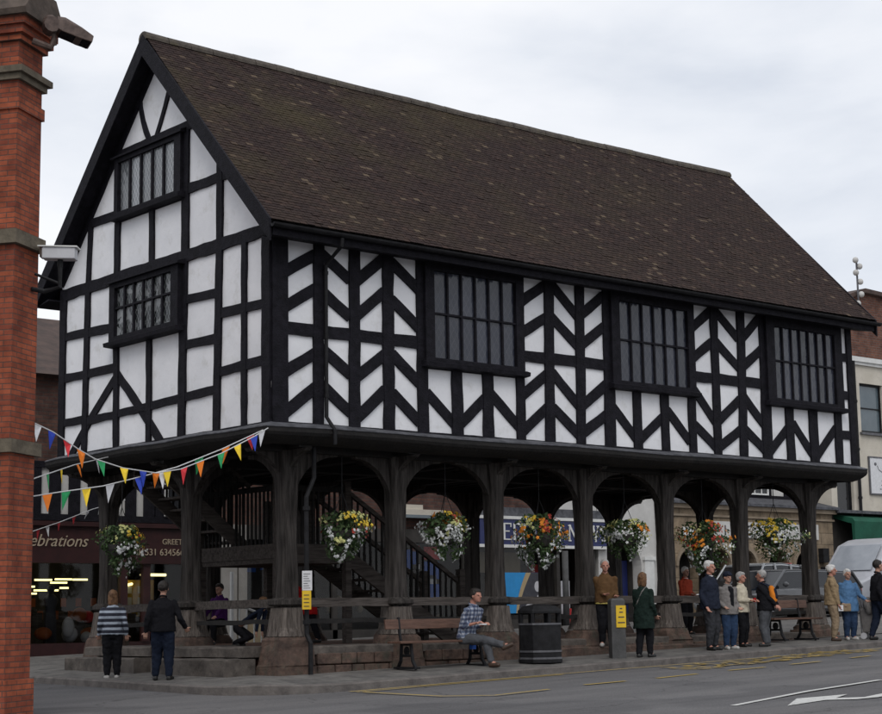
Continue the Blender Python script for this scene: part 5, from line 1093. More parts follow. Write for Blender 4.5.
def remesh(mb, voxel, smooth_it=4, folds=0.0, seed=0):
    """fuse overlapping closed volumes into one continuous skin"""
    me = bpy.data.meshes.new('tmp'); me.from_pydata(mb.v, [], mb.f); me.update()
    bm = bmesh.new(); bm.from_mesh(me); bmesh.ops.recalc_face_normals(bm, faces=bm.faces); bm.to_mesh(me); bm.free()
    o = bpy.data.objects.new('tmp', me); COL.objects.link(o)
    r = o.modifiers.new('r', 'REMESH'); r.mode = 'VOXEL'; r.voxel_size = voxel; r.use_smooth_shade = True
    if smooth_it: s = o.modifiers.new('s', 'SMOOTH'); s.factor = 0.5; s.iterations = smooth_it
    if folds:
        tx = bpy.data.textures.get('folds%d' % (seed % 4)) or bpy.data.textures.new('folds%d' % (seed % 4), 'CLOUDS'); tx.noise_scale = .055 + .012 * (seed % 4); tx.noise_depth = 2
        dm = o.modifiers.new('d', 'DISPLACE'); dm.texture = tx; dm.strength = folds * 2.2; dm.mid_level = .5; dm.texture_coords = 'LOCAL'
    dg = bpy.context.evaluated_depsgraph_get(); out = bpy.data.meshes.new_from_object(o.evaluated_get(dg))
    bpy.data.objects.remove(o); bpy.data.meshes.remove(me)
    for p in out.polygons: p.use_smooth = True
    return out
def place(name, me, m, parent, xf=None):
    me.materials.clear(); me.materials.append(M[m]); me.name = name
    o = bpy.data.objects.new(name, me); COL.objects.link(o)
    if parent: o.parent = parent
    return o
def ell_loft(mb, pts, n=14):
    """pts: (centre, rx, ry) horizontal ellipses along z-ish path, rounded ends"""
    R = []
    for c, rx, ry in pts: R.append([(c[0] + rx * math.cos(2 * math.pi * k / n), c[1] + ry * math.sin(2 * math.pi * k / n), c[2]) for k in range(n)])
    return mb.loft(R)
def limb(mb, a, b, r0, r1, n=10):
    a, b = Vector(a), Vector(b); d = (b - a); L = d.length; d = d / L
    path = [a - d * r0 * .75, a - d * r0 * .35, a, a + (b - a) * .35, a + (b - a) * .7, b, b + d * r1 * .35, b + d * r1 * .75]
    rr = [r0 * .55, r0 * .88, r0, r0 + (r1 - r0) * .25, r0 + (r1 - r0) * .7, r1, r1 * .88, r1 * .55]
    return mb.tube(path, rr, n)
def ik(a, t, l1, l2, pole):
    a, t, pole = Vector(a), Vector(t), Vector(pole); d = t - a; L = min(d.length, (l1 + l2) * .995); d.normalize(); t2 = a + d * L
    x = (l1 * l1 - l2 * l2 + L * L) / (2 * L); h = math.sqrt(max(l1 * l1 - x * x, 0)); p = pole - d * pole.dot(d); p.normalize()
    return a + d * x + p * h, t2
def hand(mb, w_, d, side, h, curl=0.5):
    """palm, four unequal bent fingers and a thumb; w_ wrist, d direction of the hand"""
    w_ = Vector(w_); d = Vector(d).normalized(); sx = Vector((1, 0, 0)) if abs(d.x) < .8 else Vector((0, 1, 0))
    s = d.cross(Vector((0, -1, 0)) if abs(d.y) < .8 else Vector((0, 0, 1))).normalized(); nrm = s.cross(d).normalized()   # s across the palm
    if nrm.y > 0: nrm = -nrm
    pl = .055 * h; mb.loft([[tuple(w_ + d * t + s * (a * ww) + nrm * (b_ * .009 * h)) for a, b_ in ((-1, -1), (0, -1.2), (1, -1), (1, 1), (0, 1.2), (-1, 1))] for t, ww in ((-.01 * h, .014 * h), (.02 * h, .021 * h), (pl, .024 * h), (pl + .005 * h, .020 * h))])
    for i, (o, ln) in enumerate(((-.019, .036), (-.0065, .043), (.0065, .041), (.018, .031))):
        p = w_ + d * pl * .9 + s * o * h; q = p + (d * .55 + nrm * curl * .35).normalized() * ln * h * .62; r = q + (d * .45 + nrm * curl).normalized() * ln * h * .55
        mb.tube([p - d * .012 * h, p, q, r], [.0064 * h, .0064 * h, .0058 * h, .0045 * h], 6)
    p = w_ + d * .018 * h + s * side * .02 * h; q = p + (d * .5 + s * side * .75 + nrm * .3).normalized() * .026 * h; r = q + (d * .8 + nrm * .4).normalized() * .022 * h
    mb.tube([p - s * side * .01 * h, p, q, r], [.009 * h, .0085 * h, .0072 * h, .005 * h], 6)
PEOPLE = []
def person(label, loc, face, H=1.5, bulk=1.0, top='navy_cloth', bottom='black_cloth', hem=.50, sleeve=1.0, hair='dark_hair', hair_len=.0, hairtop=True, skin='skin', shoes='shoe_black',
           hands=None, feet=None, hip=None, lean=(0, 0), stoop=0.0, head=(0, 0), poles=None, kneepole=(0, -1, 0), shirt=None, cap=None, flare=1.0, group=None, turtle=False):
    """local frame: faces -Y, +X is the figure's left"""
    h = H; hipz = hip if hip is not None else .515 * h
    hc = Vector((0, 0, hipz)); top_l = .31 * h
    def sp(t, dx=0, dy=0, side=0):      # point up the spine, t 0..1 hip->shoulder
        return Vector((lean[0] * h * t + side, lean[1] * h * t + stoop * h * t * t + dy, hipz + top_l * t * math.sqrt(max(1 - lean[0] ** 2 - lean[1] ** 2, .3))))
    sh = sp(1.0); nk = sh + Vector((0, -stoop * h * .15 , .028 * h)); hd = nk + Vector((head[0] * h, (-.014 + head[1]) * h, .078 * h))
    sw = .112 * h * (0.5 + .5 * bulk)
    SH = {s: sh + Vector((s * sw * .90, .0, -.040 * h)) for s in (-1, 1)}; HP = {s: hc + Vector((s * .052 * h, 0, -.015 * h)) for s in (-1, 1)}
    hands = hands or {}; feet = feet or {}; poles = poles or {}
    HT = {s: Vector(hands.get(s, (s * .15, -.03, .475))) * h for s in (-1, 1)}; FT = {s: Vector(feet.get(s, (s * .055, 0.0, 0))) * h + Vector((0, 0, .045 * h)) for s in (-1, 1)}
    EL, WR, KN, AN = {}, {}, {}, {}
    for s in (-1, 1):
        EL[s], WR[s] = ik(SH[s], HT[s], .168 * h, .150 * h, poles.get(s, (s * .22, .9, -.5)))
        KN[s], AN[s] = ik(HP[s], FT[s], .236 * h, .224 * h, feet.get('pole', kneepole))
    fdir = {s: Vector((s * .22, -1, 0)).normalized() for s in (-1, 1)}
    for s in (-1, 1):
        if ('d', s) in feet: fdir[s] = Vector(feet[('d', s)]).normalized()
    # --- body skin
    b = MB(); B = bulk
    def torso(mb, k, z0t, z1t, fl=1.0, lowr=None):
        prof = [(-.06, .088, .070), (0.0, .094, .074), (.25, .084, .066), (.5, .084, .066), (.72, .094, .070), (.88, .080, .060), (.97, .058, .046), (1.06, .034, .034)]
        P = []
        for t, rx, ry in prof:
            if t < z0t or t > z1t: continue
            c = sp(t); bl = B if t < .7 else (1 + B) / 2; P.append((c, rx * h * k * bl, ry * h * k * (B if t < .8 else 1) * (1.0)))
        ell_loft(mb, P, 16)
    torso(b, .84, -1, 1.06)
    limb(b, sh - Vector((0, 0, .01 * h)), nk + Vector((0, 0, .02 * h)), .036 * h, .031 * h)
    for s in (-1, 1):
        limb(b, SH[s], EL[s], .020 * h, .019 * h); limb(b, EL[s], WR[s], .020 * h, .015 * h); hd_d = (WR[s] - EL[s]).normalized()
        if ('hd', s) in hands: hd_d = Vector(hands[('hd', s)])
        hand(b, WR[s], hd_d, -s, h, .6)
        limb(b, HP[s], KN[s], .042 * h, .032 * h); limb(b, KN[s], AN[s], .034 * h, .022 * h); limb(b, AN[s], AN[s] + fdir[s] * .07 * h - Vector((0, 0, .025 * h)), .022 * h, .016 * h)
    # head: skull, face, jaw, nose, ears
    hr = .058 * h
    b.ball(hd + Vector((0, .008 * h, .014 * h)), hr, 14, 10, (.84, 1.02, 1.02)); b.ball(hd + Vector((0, -.014 * h, -.022 * h)), hr * .80, 12, 9, (.80, .82, 1.0)); b.ball(hd + Vector((0, -.034 * h, -.048 * h)), hr * .36, 10, 7)
    limb(b, hd + Vector((0, -.052 * h, .008 * h)), hd + Vector((0, -.066 * h, -.014 * h)), .0075 * h, .0105 * h, 8)
    for s in (-1, 1): b.ball(hd + Vector((s * .050 * h, .004 * h, -.006 * h)), .014 * h, 8, 6, (.45, .8, 1.25)); b.ball(hd + Vector((s * .020 * h, -.044 * h, .013 * h)), .011 * h, 8, 6, (1.3, .6, .5))
    def rot_head(mb): return mb
    body = place('person', remesh(b, .0085 * h / 1.5, 2), skin, None)
    body.location = loc; body.rotation_euler = (0, 0, math.radians(face)); tag(body, label, 'person', group)
    e = MB()
    for s in (-1, 1): e.ball(hd + Vector((s * .0195 * h, -.0505 * h, .003 * h)), .0062 * h, 8, 6, (1.4, .6, .7))
    e.build_each('eye', 'dark_eye', body, True, local=True)
    e = MB(); e.ball(hd + Vector((0, -.0585 * h, -.036 * h)), .013 * h, 10, 6, (1.1, .35, .28)); e.build('mouth', 'lip', body, True, local=True)
    # hair
    hb = MB()
    if hair:
        hb.ball(hd + Vector((0, .018 * h, .024 * h)), hr * 1.06, 14, 10, (.90, 1.0, .98))
        if hairtop: hb.ball(hd + Vector((0, -.012 * h, .048 * h)), hr * .74, 12, 8, (.98, .95, .62))
        for s in (-1, 1): hb.ball(hd + Vector((s * .040 * h, .014 * h, .004 * h)), hr * .42, 8, 6, (.55, 1, 1.1))
        if hair_len > 0:
            ell_loft(hb, [(hd + Vector((0, .026 * h, z * h)), rx * h, ry * h) for z, rx, ry in ((.05, .040, .034), (.02, .055, .044), (-.03, .060, .042), (-hair_len, .057, .036), (-hair_len - .018, .040, .024))], 14)
        place('hair', remesh(hb, .009 * h / 1.5, 2, .006 * h, len(PEOPLE)), hair, body)
    if cap:
        cb = MB(); cb.ball(hd + Vector((0, .008 * h, .036 * h)), hr * 1.12, 14, 10, (.90, 1.02, .78)); limb(cb, hd + Vector((-.03 * h, -.055 * h, .035 * h)), hd + Vector((.03 * h, -.055 * h, .035 * h)), .012 * h, .012 * h); place('cap', remesh(cb, .010 * h / 1.5, 2), cap, body)
    # trousers
    t = MB(); tr = 1.06 * (1 + (B - 1) * .8); c0 = sp(-.06); 
    ell_loft(t, [(Vector((0, 0, hipz + dz * h)) + Vector((0, 0, 0)), rx * h * B, ry * h * B) for dz, rx, ry in ((-.055, .070, .058), (-.03, .092, .072), (0.0, .096, .076), (.05, .090, .071), (.065, .08, .06))], 14)
    for s in (-1, 1):
        limb(t, HP[s] + Vector((0, 0, -.005 * h)), KN[s], .060 * h * tr, .045 * h * tr); limb(t, KN[s], AN[s] + (KN[s] - AN[s]).normalized() * .012 * h, .045 * h * tr, .037 * h)
    place('trousers', remesh(t, .011 * h / 1.5, 3, .008 * h, len(PEOPLE)), bottom, body)
    # shoes
    for s in (-1, 1):
        f = MB(); a = AN[s]; dn = -Vector((0, 0, 1)); 
        if ('up', s) in feet: dn = -Vector(feet[('up', s)]).normalized()
        o0 = a + dn * .026 * h - fdir[s] * .022 * h; o1 = a + dn * .028 * h + fdir[s] * .085 * h
        f.tube([o0 - fdir[s] * .012 * h, o0, (o0 + o1) / 2, o1, o1 + fdir[s] * .014 * h], [.014 * h, .026 * h, .028 * h, .024 * h, .014 * h], 10); limb(f, a + dn * .01 * h, a - dn * .012 * h, .026 * h, .026 * h)
        me = remesh(f, .009 * h / 1.5, 2); place('shoe', me, shoes, body)
    # shirt or jacket
    j = MB(); k = 1.12; tz = (hem - hipz / h) / .31      # hem in spine units
    P = []
    for tt in sorted({tz, tz + .04, -.2, 0.0, .2, .45, .7, .82, .90, .97, 1.05} | ({tz / 2} if tz < -.5 else set())):
        if tt < tz: continue
        tcl = max(tt, 0); c = sp(tcl) + (Vector((0, 0, tt * top_l)) if tt < 0 else Vector((0, 0, 0)))
        base = np.interp(tt, [-1.2, -.3, 0, .25, .5, .72, .86, .95, 1.06], [.106, .102, .100, .092, .092, .098, .082, .062, .036]); by = np.interp(tt, [-1.2, -.3, 0, .25, .5, .72, .86, .95, 1.06], [.086, .084, .082, .075, .073, .073, .062, .050, .036])
        fl = 1 + (flare - 1) * min(max(-(tt - .5), 0), 1.5) / 1.5
        P.append((c, base * h * k * (B if tt < .7 else (1 + B) / 2) * fl, by * h * k * (B if tt < .8 else 1) * fl))
    ell_loft(j, P, 18)
    for s in (-1, 1):
        limb(j, SH[s], EL[s], .036 * h, .031 * h)
        if sleeve > .5:
            we = EL[s] + (WR[s] - EL[s]) * ((sleeve - .5) * 2 * .93); limb(j, EL[s], we, .033 * h, .026 * h)
    if hipz < .45 * h or True:
        pass
    place('coat' if hem < .42 else 'top', remesh(j, .011 * h / 1.5, 3, .009 * h, len(PEOPLE) + 1), top, body)
    ck = MB(); ck.tube([nk + Vector((.036 * h * math.cos(a), .002 * h + .037 * h * math.sin(a), -.006 * h + .010 * h * math.sin(a))) for a in np.linspace(-math.pi * .42, math.pi * 1.42, 14)], .0105 * h, 8); place('collar', remesh(ck, .008 * h / 1.5, 1), top, body)
    if shirt:
        c = MB(); 
        if shirt[0] == 'collar': c.tube([nk + Vector((.034 * h * math.cos(a), -.004 * h + .036 * h * math.sin(a), -.012 * h - .012 * h * math.sin(-a))) for a in np.linspace(-math.pi * .9, math.pi * .9 + .6, 12)], .010 * h, 8); place('collar', remesh(c, .008 * h / 1.5, 1), shirt[1], body)
        if shirt[0] == 'front': ell_loft(c, [(sp(t_) + Vector((0, -.064 * h * B, 0)), .038 * h, .032 * h) for t_ in (-.02, .3, .6, .86)] + [(sp(.98) + Vector((0, -.03 * h, 0)), .03 * h, .03 * h)], 12); place('shirt_front', remesh(c, .009 * h / 1.5, 1), shirt[1], body)
        if shirt[0] == 'hem': ell_loft(c, [(Vector((0, 0, (hem - .012) * h)) + Vector((lean[0] * 0, 0, 0)), .108 * h * B, .090 * h * B), (Vector((0, 0, (hem + .012) * h)), .108 * h * B, .090 * h * B)], 18); place('shirt_hem', remesh(c, .009 * h / 1.5, 1), shirt[1], body)
    PEOPLE.append(dict(body=body, WR=WR, SH=SH, hd=hd, sp=sp, h=h, EL=EL, AN=AN, KN=KN))
    return body, PEOPLE[-1]
# heading: local -Y faces the photographer when face = -40 or so
TOCAM = -math.degrees(math.atan2(14.3 + 7, 20.6))
def W(x, y): return (x, y, walk(x, y))
person('woman in blue and white striped top and black trousers seen from behind', (-0.78, 3.22, walk(-.78, 3.22) - .02), TOCAM + 195, 1.36, 1.16, 'striped_cloth', 'black_cloth', hem=.50, hair='ginger_hair', hair_len=.085, shoes='shoe_pale', hands={-1: (-.16, .03, .50), 1: (.15, -.05, .50)})
person('stocky man in dark jacket and navy trousers standing by the corner steps', (-0.76, 1.75, walk(-.76, 1.75)), TOCAM + 185, 1.46, 1.20, 'black_cloth', 'dark_denim', hem=.49, hair='dark_hair', hands={1: (.17, .02, .49), -1: (-.22, -.08, .53)}, feet={1: (.075, -.02, 0), -1: (-.075, .04, 0)})
person('older man in brown jacket with yellow hem leaning by the oak rail', (7.0, 0.02, .235), TOCAM + 8, 1.47, 1.18, 'brown_cloth', 'black_cloth', hem=.50, hair='grey_hair', hairtop=False, skin='skin_ruddy', shirt=('hem', 'yellow_cloth'), shoes='shoe_pale', hands={-1: (-.03, -.13, .60), 1: (.10, -.13, .58)})
person('woman in long dark green coat with ginger hair and shoulder strap', W(6.84, -1.0), TOCAM + 150, 1.39, 1.08, 'dark_green_cloth', 'black_cloth', hem=.34, flare=1.12, hair='ginger_hair', hair_len=.08, hands={-1: (-.13, -.07, .50), 1: (.08, -.15, .66)}, feet={1: (.05, .05, 0), -1: (-.045, -.05, 0)})
gw = PEOPLE[-1]
b = MB(); hh = gw['h']; b.tube([gw['sp'](1.02) + Vector((-.05 * hh, .0, .012 * hh)), gw['sp'](.85) + Vector((-.03 * hh, .078 * hh, 0)), gw['sp'](.45) + Vector((.03 * hh, .09 * hh, 0)), gw['sp'](.05) + Vector((.115 * hh, .03 * hh, 0))], .007 * hh, 6); b.build('bag_strap', 'grey_cloth', gw['body'], local=True)
person('tall white haired man in navy blazer and grey trousers, looking right', W(8.89, -.7), TOCAM + 55, 1.55, 1.2, 'navy_cloth', 'charcoal_cloth', hem=.46, hair='white_hair', skin='skin_ruddy', hands={-1: (-.14, -.04, .49), 1: (.15, -.01, .49)}, shirt=('collar', 'white_cloth'))
person('woman in knitted cap with grey jacket and blue jeans', W(9.28, -.78), TOCAM + 30, 1.35, 1.2, 'grey_cloth', 'denim', hem=.45, hair='dark_hair', cap='navy_cloth', shirt=('front', 'black_cloth'), shoes='shoe_pale', hands={-1: (-.11, -.09, .55), 1: (.12, -.08, .54)})
person('person in cream cardigan and black trousers holding a cup', W(9.98, -.50), TOCAM + 60, 1.33, 1.1, 'cream_cloth', 'black_cloth', hem=.46, hair='grey_hair', hair_len=.02, skin='skin_ruddy', hands={-1: (-.06, -.16, .62), 1: (.06, -.16, .62)})
cu_ = PEOPLE[-1]; b = MB(); c_ = (cu_['WR'][-1] + cu_['WR'][1]) / 2 + Vector((0, -.05, 0)); b.lathe([(.022, -.035), (.03, .04)], c_, 12); b.build('cup', 'red_cloth', cu_['body'], local=True)
person('man in black jacket and grey trousers with hands behind, orange backpack', W(10.32, -.78), TOCAM + 250, 1.36, 1.22, 'black_cloth', 'steel_cloth', hem=.47, hair='grey_hair', skin='skin_ruddy', hands={-1: (-.05, .16, .53), 1: (.04, .16, .53)}, poles={-1: (-.6, -.2, -.2), 1: (.6, -.2, -.2)}, stoop=-.04)
bp = PEOPLE[-1]; hh = bp['h']
b = MB(); ell_loft(b, [(bp['sp'](t) + Vector((0, .118 * hh, 0)), rx * hh, ry * hh) for t, rx, ry in ((.20, .045, .02), (.26, .062, .045), (.5, .066, .052), (.8, .060, .042), (.92, .045, .02))], 14); place('rucksack', remesh(b, .012, 3), 'orange_cloth', bp['body'])
b = MB()
for s in (-1, 1): b.tube([bp['sp'](.9) + Vector((s * .045 * hh, .09 * hh, 0)), bp['sp'](1.05) + Vector((s * .06 * hh, .01 * hh, 0)), bp['sp'](.8) + Vector((s * .07 * hh, -.085 * hh, 0))], .011 * hh, 8)
b.build_each('rucksack_strap', 'navy_cloth', bp['body'], local=True)
b = MB(); ell_loft(b, [(bp['sp'](t) + Vector((0, .158 * hh, 0)), rx * hh, ry * hh) for t, rx, ry in ((.34, .03, .01), (.4, .042, .024), (.75, .04, .02), (.8, .03, .01))], 12); place('rucksack_pocket', remesh(b, .012, 2), 'navy_cloth', bp['body'])
person('elderly man in plain khaki jacket and trousers holding a paper', W(12.40, -.70), TOCAM + 85, 1.42, 1.15, 'khaki_cloth', 'beige_cloth', hem=.47, hair='white_hair', skin='skin_ruddy', shoes='leather', hands={-1: (-.10, -.08, .47), 1: (.13, -.03, .48)})
b = MB(); pw = PEOPLE[-1]; b.cbox(pw['WR'][-1] + Vector((0, -.04, -.07)), (.02, .09, .11)); b.build('folded_paper', 'paper', pw['body'], local=True)
person('white haired woman in sky blue raincoat beside a shopping trolley', W(12.83, -.76), TOCAM + 20, 1.33, 1.22, 'sky_cloth', 'denim', hem=.40, flare=1.12, hair='white_hair', hair_len=.005, shoes='shoe_pale', hands={-1: (-.13, -.08, .52), 1: (.19, -.16, .56)})
hb_ = PEOPLE[-1]; b = MB(); b.cbox(hb_['WR'][-1] + Vector((.03, -.05, -.08)), (.2, .07, .15)); b.build('handbag', 'beige_cloth', hb_['body'], local=True, bevel=.02)
person('man in dark jacket and blue jeans walking at the right edge', W(13.16, -1.22), TOCAM + 110, 1.50, 1.15, 'black_cloth', 'dark_denim', hem=.49, hair='dark_hair', hands={-1: (-.15, .03, .50), 1: (.14, -.10, .52)}, feet={-1: (-.05, -.11, 0), 1: (.05, .10, 0.01)})
person('white haired woman in coral cardigan under the hall behind the rail', (10.86, 1.6, .36), TOCAM + 40, 1.30, 1.0, 'coral_cloth', 'black_cloth', hem=.47, hair='white_hair', hair_len=.005, hands={-1: (-.03, -.15, .60), 1: (.05, -.15, .58)}, shirt=('collar', 'white_cloth'))
person('person in red coat and black trousers walking bent under the stairs', (3.15, 3.4, .36), TOCAM - 60, 1.30, 1.05, 'red_cloth', 'black_cloth', hem=.38, flare=1.1, hair='dark_hair', lean=(0, -.28), hands={-1: (-.1, -.25, .42), 1: (.1, -.30, .42)}, feet={-1: (-.05, -.10, 0), 1: (.05, .12, 0.01)})
person('crouching dark clothed child with fair hair on the corner floor', (1.35, 2.9, .36), TOCAM + 80, 1.05, 1.0, 'dark_denim', 'black_cloth', hem=.33, hair='ginger_hair', hip=.30, lean=(0, -.42), hands={-1: (-.1, -.33, .12), 1: (.1, -.35, .12)}, feet={-1: (-.07, .03, 0), 1: (.07, .0, 0)})
person('person in purple top sitting at the card shop window', (2.30, 4.9, .36), TOCAM - 20, 1.30, 1.1, 'purple_cloth', 'black_cloth', hem=.27, hair='dark_hair', hip=.42, hands={-1: (-.08, -.25, .36), 1: (.08, -.25, .36)}, feet={-1: (-.07, -.25, 0), 1: (.07, -.25, 0)})
# man on the bench with a notebook, one ankle over the knee
sx, sy = 3.45, -.36
sit, sm_ = person('seated man in blue checked shirt and grey trousers writing in a notebook', (sx, sy, walk(sx, sy)), TOCAM + 52, 1.52, 1.0, 'checked_cloth', 'steel_cloth', hem=.285, sleeve=.72, hair='dark_hair', skin='skin_ruddy', shoes='leather', hip=.46, lean=(0, -.06), stoop=-.05, head=(0, -.035),
    hands={-1: (-.06, -.20, .44), 1: (.04, -.22, .43)}, feet={1: (.05, -.30, 0), -1: (.10, -.43, .17), 'pole': (0, -.25, 1), ('d', -1): (.5, -.6, .35), ('up', -1): (-.2, .3, 1)})
b = MB(); c_ = (sm_['WR'][-1] + sm_['WR'][1]) / 2 + Vector((0, -.06, -.01)); b.cbox(c_, (.17, .12, .02)); b.build('notebook', 'paper', sit, local=True)
b = MB(); b.cbox((.13, -.02, .33), (.09, .06, .13)); b.build('belt_pouch', 'display_blue', sit, local=True)
# a second dark seated figure is left out of sight; shopping trolley
tx, ty = 13.33, -.85
T = empty('shopping_trolley', (tx, ty, walk(tx, ty)), 0.4, 'grey shopping trolley with plastic bags beside the blue raincoat woman', 'trolley')
b = MB(); b.loft([[(x * w_, y * d_, z) for x, y in ((-1, -1), (1, -1), (1, 1), (-1, 1))] for z, w_, d_ in ((.12, .13, .10), (.35, .15, .13), (.56, .15, .14), (.60, .12, .10))]); b.build('bag', 'grey_cloth', T, local=True, bevel=.03)
b = MB(); b.tube([(-.12, .12, .08), (-.12, .14, .6), (-.12, .2, .82), (.12, .2, .82), (.12, .14, .6), (.12, .12, .08)], .012, 8); b.build('handle', 'grey_metal', T, local=True)
for s in (-1, 1): b = MB(); b.disc((s * .15, .08, .06), (1, 0, 0), .06, .03, 16); wo = b.build('wheel', 'display_white', T, local=True)
b = MB(); b.ball((-.10, -.02, .66), .13, 12, 8, (1, .8, 1.1)); b.ball((-.16, -.05, .58), .10, 10, 8, (1, .8, 1.3)); me_ = remesh(b, .012, 2); place('plastic_bag', me_, 'grey_cloth', T)
# ------------------------------------------------------------------ HANGING BASKETS
def hanging_basket(label, c, r, ht, mix, top_z, seed):
    """c: centre of the bowl rim; flowers spill over and down"""
    r *= .88; ht *= .88; c = (c[0], c[1], c[2] + .05); rnd = random.Random(seed); B_ = empty('hanging_basket', c, rnd.uniform(0, 6), label, 'flower basket', 'flower baskets hung between the oak pillars')
    b = MB(); b.lathe([(.05, -.24), (.15, -.2), (.22, -.08), (.24, .0), (.23, .0), (.2, -.02)], (0, 0, 0), 16); b.build('bowl', 'shop_dark', B_, local=True)
    b = MB()
    for k in range(3): a = k * 2.094; b.tube([(.23 * math.cos(a), .23 * math.sin(a), 0), (0, 0, .62)], .006, 5)
    b.tube([(0, 0, .6), (0, 0, top_z - c[2])], .008, 5); b.build('chain', 'black_iron', B_, local=True)
    lobes = [(rnd.uniform(0, 6.28), rnd.uniform(.75, 1.15)) for _ in range(7)]
    def surf(th, ph, k):        # a point in the irregular mass: th azimuth, ph 0 top .. 1 bottom
        f = 1 + .24 * math.sin(2 * th + lobes[0][0] + ph * 2) + .18 * math.sin(3 * th + lobes[1][0] - ph * 3) + .10 * math.sin(5 * th + lobes[2][0] + ph * 4)
        rr = r * f * (math.sin(math.pi * min(.12 + ph * .80, 1)) ** .75) * k; z = ht * (.42 - ph * (.90 + .22 * math.sin(3 * th + lobes[3][0])))
        return Vector((rr * math.cos(th), rr * math.sin(th), z))
    for nm, m_, n, sz in (('foliage', 'leaf', 900, .042), ('foliage', 'leaf_pale', 260, .04)):
        V = []; F = []
        for i in range(n):
            p = surf(rnd.uniform(0, 6.283), rnd.random() ** .9, rnd.uniform(.45, 1.08)); a = Vector((rnd.gauss(0, 1), rnd.gauss(0, 1), rnd.gauss(0, .8))).normalized(); q = a.cross(Vector((rnd.gauss(0, 1), rnd.gauss(0, 1), rnd.gauss(0, 1)))).normalized(); s = sz * rnd.uniform(.5, 1.2)
            n0 = len(V); V += [tuple(p - a * s), tuple(p + q * s * .5), tuple(p + a * s), tuple(p - q * s * .5)]; F.append((n0, n0 + 1, n0 + 2, n0 + 3))
        b = MB(); b.add(V, F); tag(b.build(nm, m_, B_, local=True), kind='stuff')
    V = []; F = []       # trailing stems that hang below the mass
    for k in range(26):
        th = rnd.uniform(0, 6.283); p = surf(th, rnd.uniform(.72, .98), 1.0); ln = rnd.uniform(.04, .17); dx, dy = rnd.gauss(0, .03), rnd.gauss(0, .03)
        for i in range(int(ln / .018)):
            q = p + Vector((dx * i * .3, dy * i * .3, -.018 * i)); a = Vector((rnd.gauss(0, 1), rnd.gauss(0, 1), rnd.gauss(-.4, .6))).normalized() * .028; c_ = a.cross(Vector((0, 0, 1))) * .4; n0 = len(V); V += [tuple(q), tuple(q + a * .5 + c_), tuple(q + a), tuple(q + a * .5 - c_)]; F.append((n0, n0 + 1, n0 + 2, n0 + 3))
    b = MB(); b.add(V, F); tag(b.build('trailing_stems', 'leaf_pale', B_, local=True), kind='stuff')
    # strands
    for m_, n, (p0, p1), (t0, t1) in mix:
        V = []; F = []
        CLU = [(rnd.uniform(t0, t1) * 6.283, rnd.uniform(p0, p1)) for _ in range(max(4, n // 9))]
        for i in range(int(n * 1.15)):
            th, ph = CLU[rnd.randrange(len(CLU))]; th += rnd.gauss(0, .17); ph = min(max(ph + rnd.gauss(0, .06), 0), 1.04); p = surf(th, ph, rnd.uniform(.84, 1.14)); nn = Vector((p.x, p.y, p.z * .3 + .05)).normalized(); nn = (nn + Vector((rnd.gauss(0, .35), rnd.gauss(0, .35), rnd.gauss(0, .35)))).normalized()
            u_ = nn.cross(Vector((0, 0, 1))).normalized(); v_ = nn.cross(u_); s = rnd.uniform(.020, .036) * (1.25 if m_ in ('petal_orange',) else 1.0); n0 = len(V); K = 5
            V.append(tuple(p + nn * .008))
            for k in range(K * 2): a = math.pi * k / K; rr = s if k % 2 == 0 else s * .62; V.append(tuple(p + (u_ * math.cos(a) + v_ * math.sin(a)) * rr))
            F += [(n0, n0 + 1 + k, n0 + 1 + (k + 1) % (2 * K)) for k in range(2 * K)]
        b = MB(); b.add(V, F); tag(b.build(m_.replace('petal_', '') + '_flowers', m_, B_, local=True), kind='stuff')
    return B_
BX_ = [1.75, 3.88, 6.01, 8.14, 10.27, 12.40]
WHT = ('petal_white', 'petal_yellow', 'petal_orange', 'petal_red', 'petal_cream')
FL6 = ((0, 1), )
hanging_basket('loose flower basket of white and yellow blooms nearest the hall corner', (1.75, .59, 2.08), .40, .80, [('petal_white', 150, (.45, 1), (.35, .95)), ('petal_yellow', 42, (.05, .45), (.6, .95)), ('petal_cream', 100, (.05, .6), (.3, 1)), ('petal_red', 14, (.1, .6), (0, 1))], 3.4, 1)
hanging_basket('flower basket dense with white blooms in the second arch', (3.88, .59, 2.13), .39, .80, [('petal_white', 330, (.42, 1), (0, 1)), ('petal_yellow', 60, (.0, .45), (0, 1)), ('petal_orange', 26, (0, .3), (0, 1)), ('petal_cream', 60, (.2, .6), (0, 1)), ('petal_red', 22, (.0, .35), (.8, 1))], 3.4, 2)
hanging_basket('flower basket with bright orange blooms above the black litter bin', (6.01, .59, 2.10), .46, .95, [('petal_orange', 105, (.2, .65), (0, 1)), ('petal_white', 190, (.5, 1), (0, 1)), ('petal_red', 46, (0, .3), (0, 1)), ('petal_yellow', 50, (.1, .6), (0, 1)), ('petal_cream', 30, (.1, .6), (0, 1))], 3.4, 3)
hanging_basket('wide flower basket of pale yellow and white blooms over the brown jacket man', (8.14, .59, 2.14), .48, .72, [('petal_white', 180, (.35, 1), (0, 1)), ('petal_cream', 150, (.0, .6), (0, 1)), ('petal_yellow', 55, (0, .5), (0, 1)), ('petal_orange', 22, (.1, .5), (.5, .8))], 3.4, 4)
hanging_basket('large round flower basket with rusty orange and red blooms', (10.27, .59, 2.06), .50, 1.0, [('petal_orange', 70, (0, .55), (0, 1)), ('petal_red', 60, (0, .6), (0, 1)), ('petal_white', 130, (.55, 1), (0, 1)), ('petal_cream', 85, (.1, .7), (0, 1)), ('petal_yellow', 20, (.1, .5), (0, 1))], 3.4, 5)
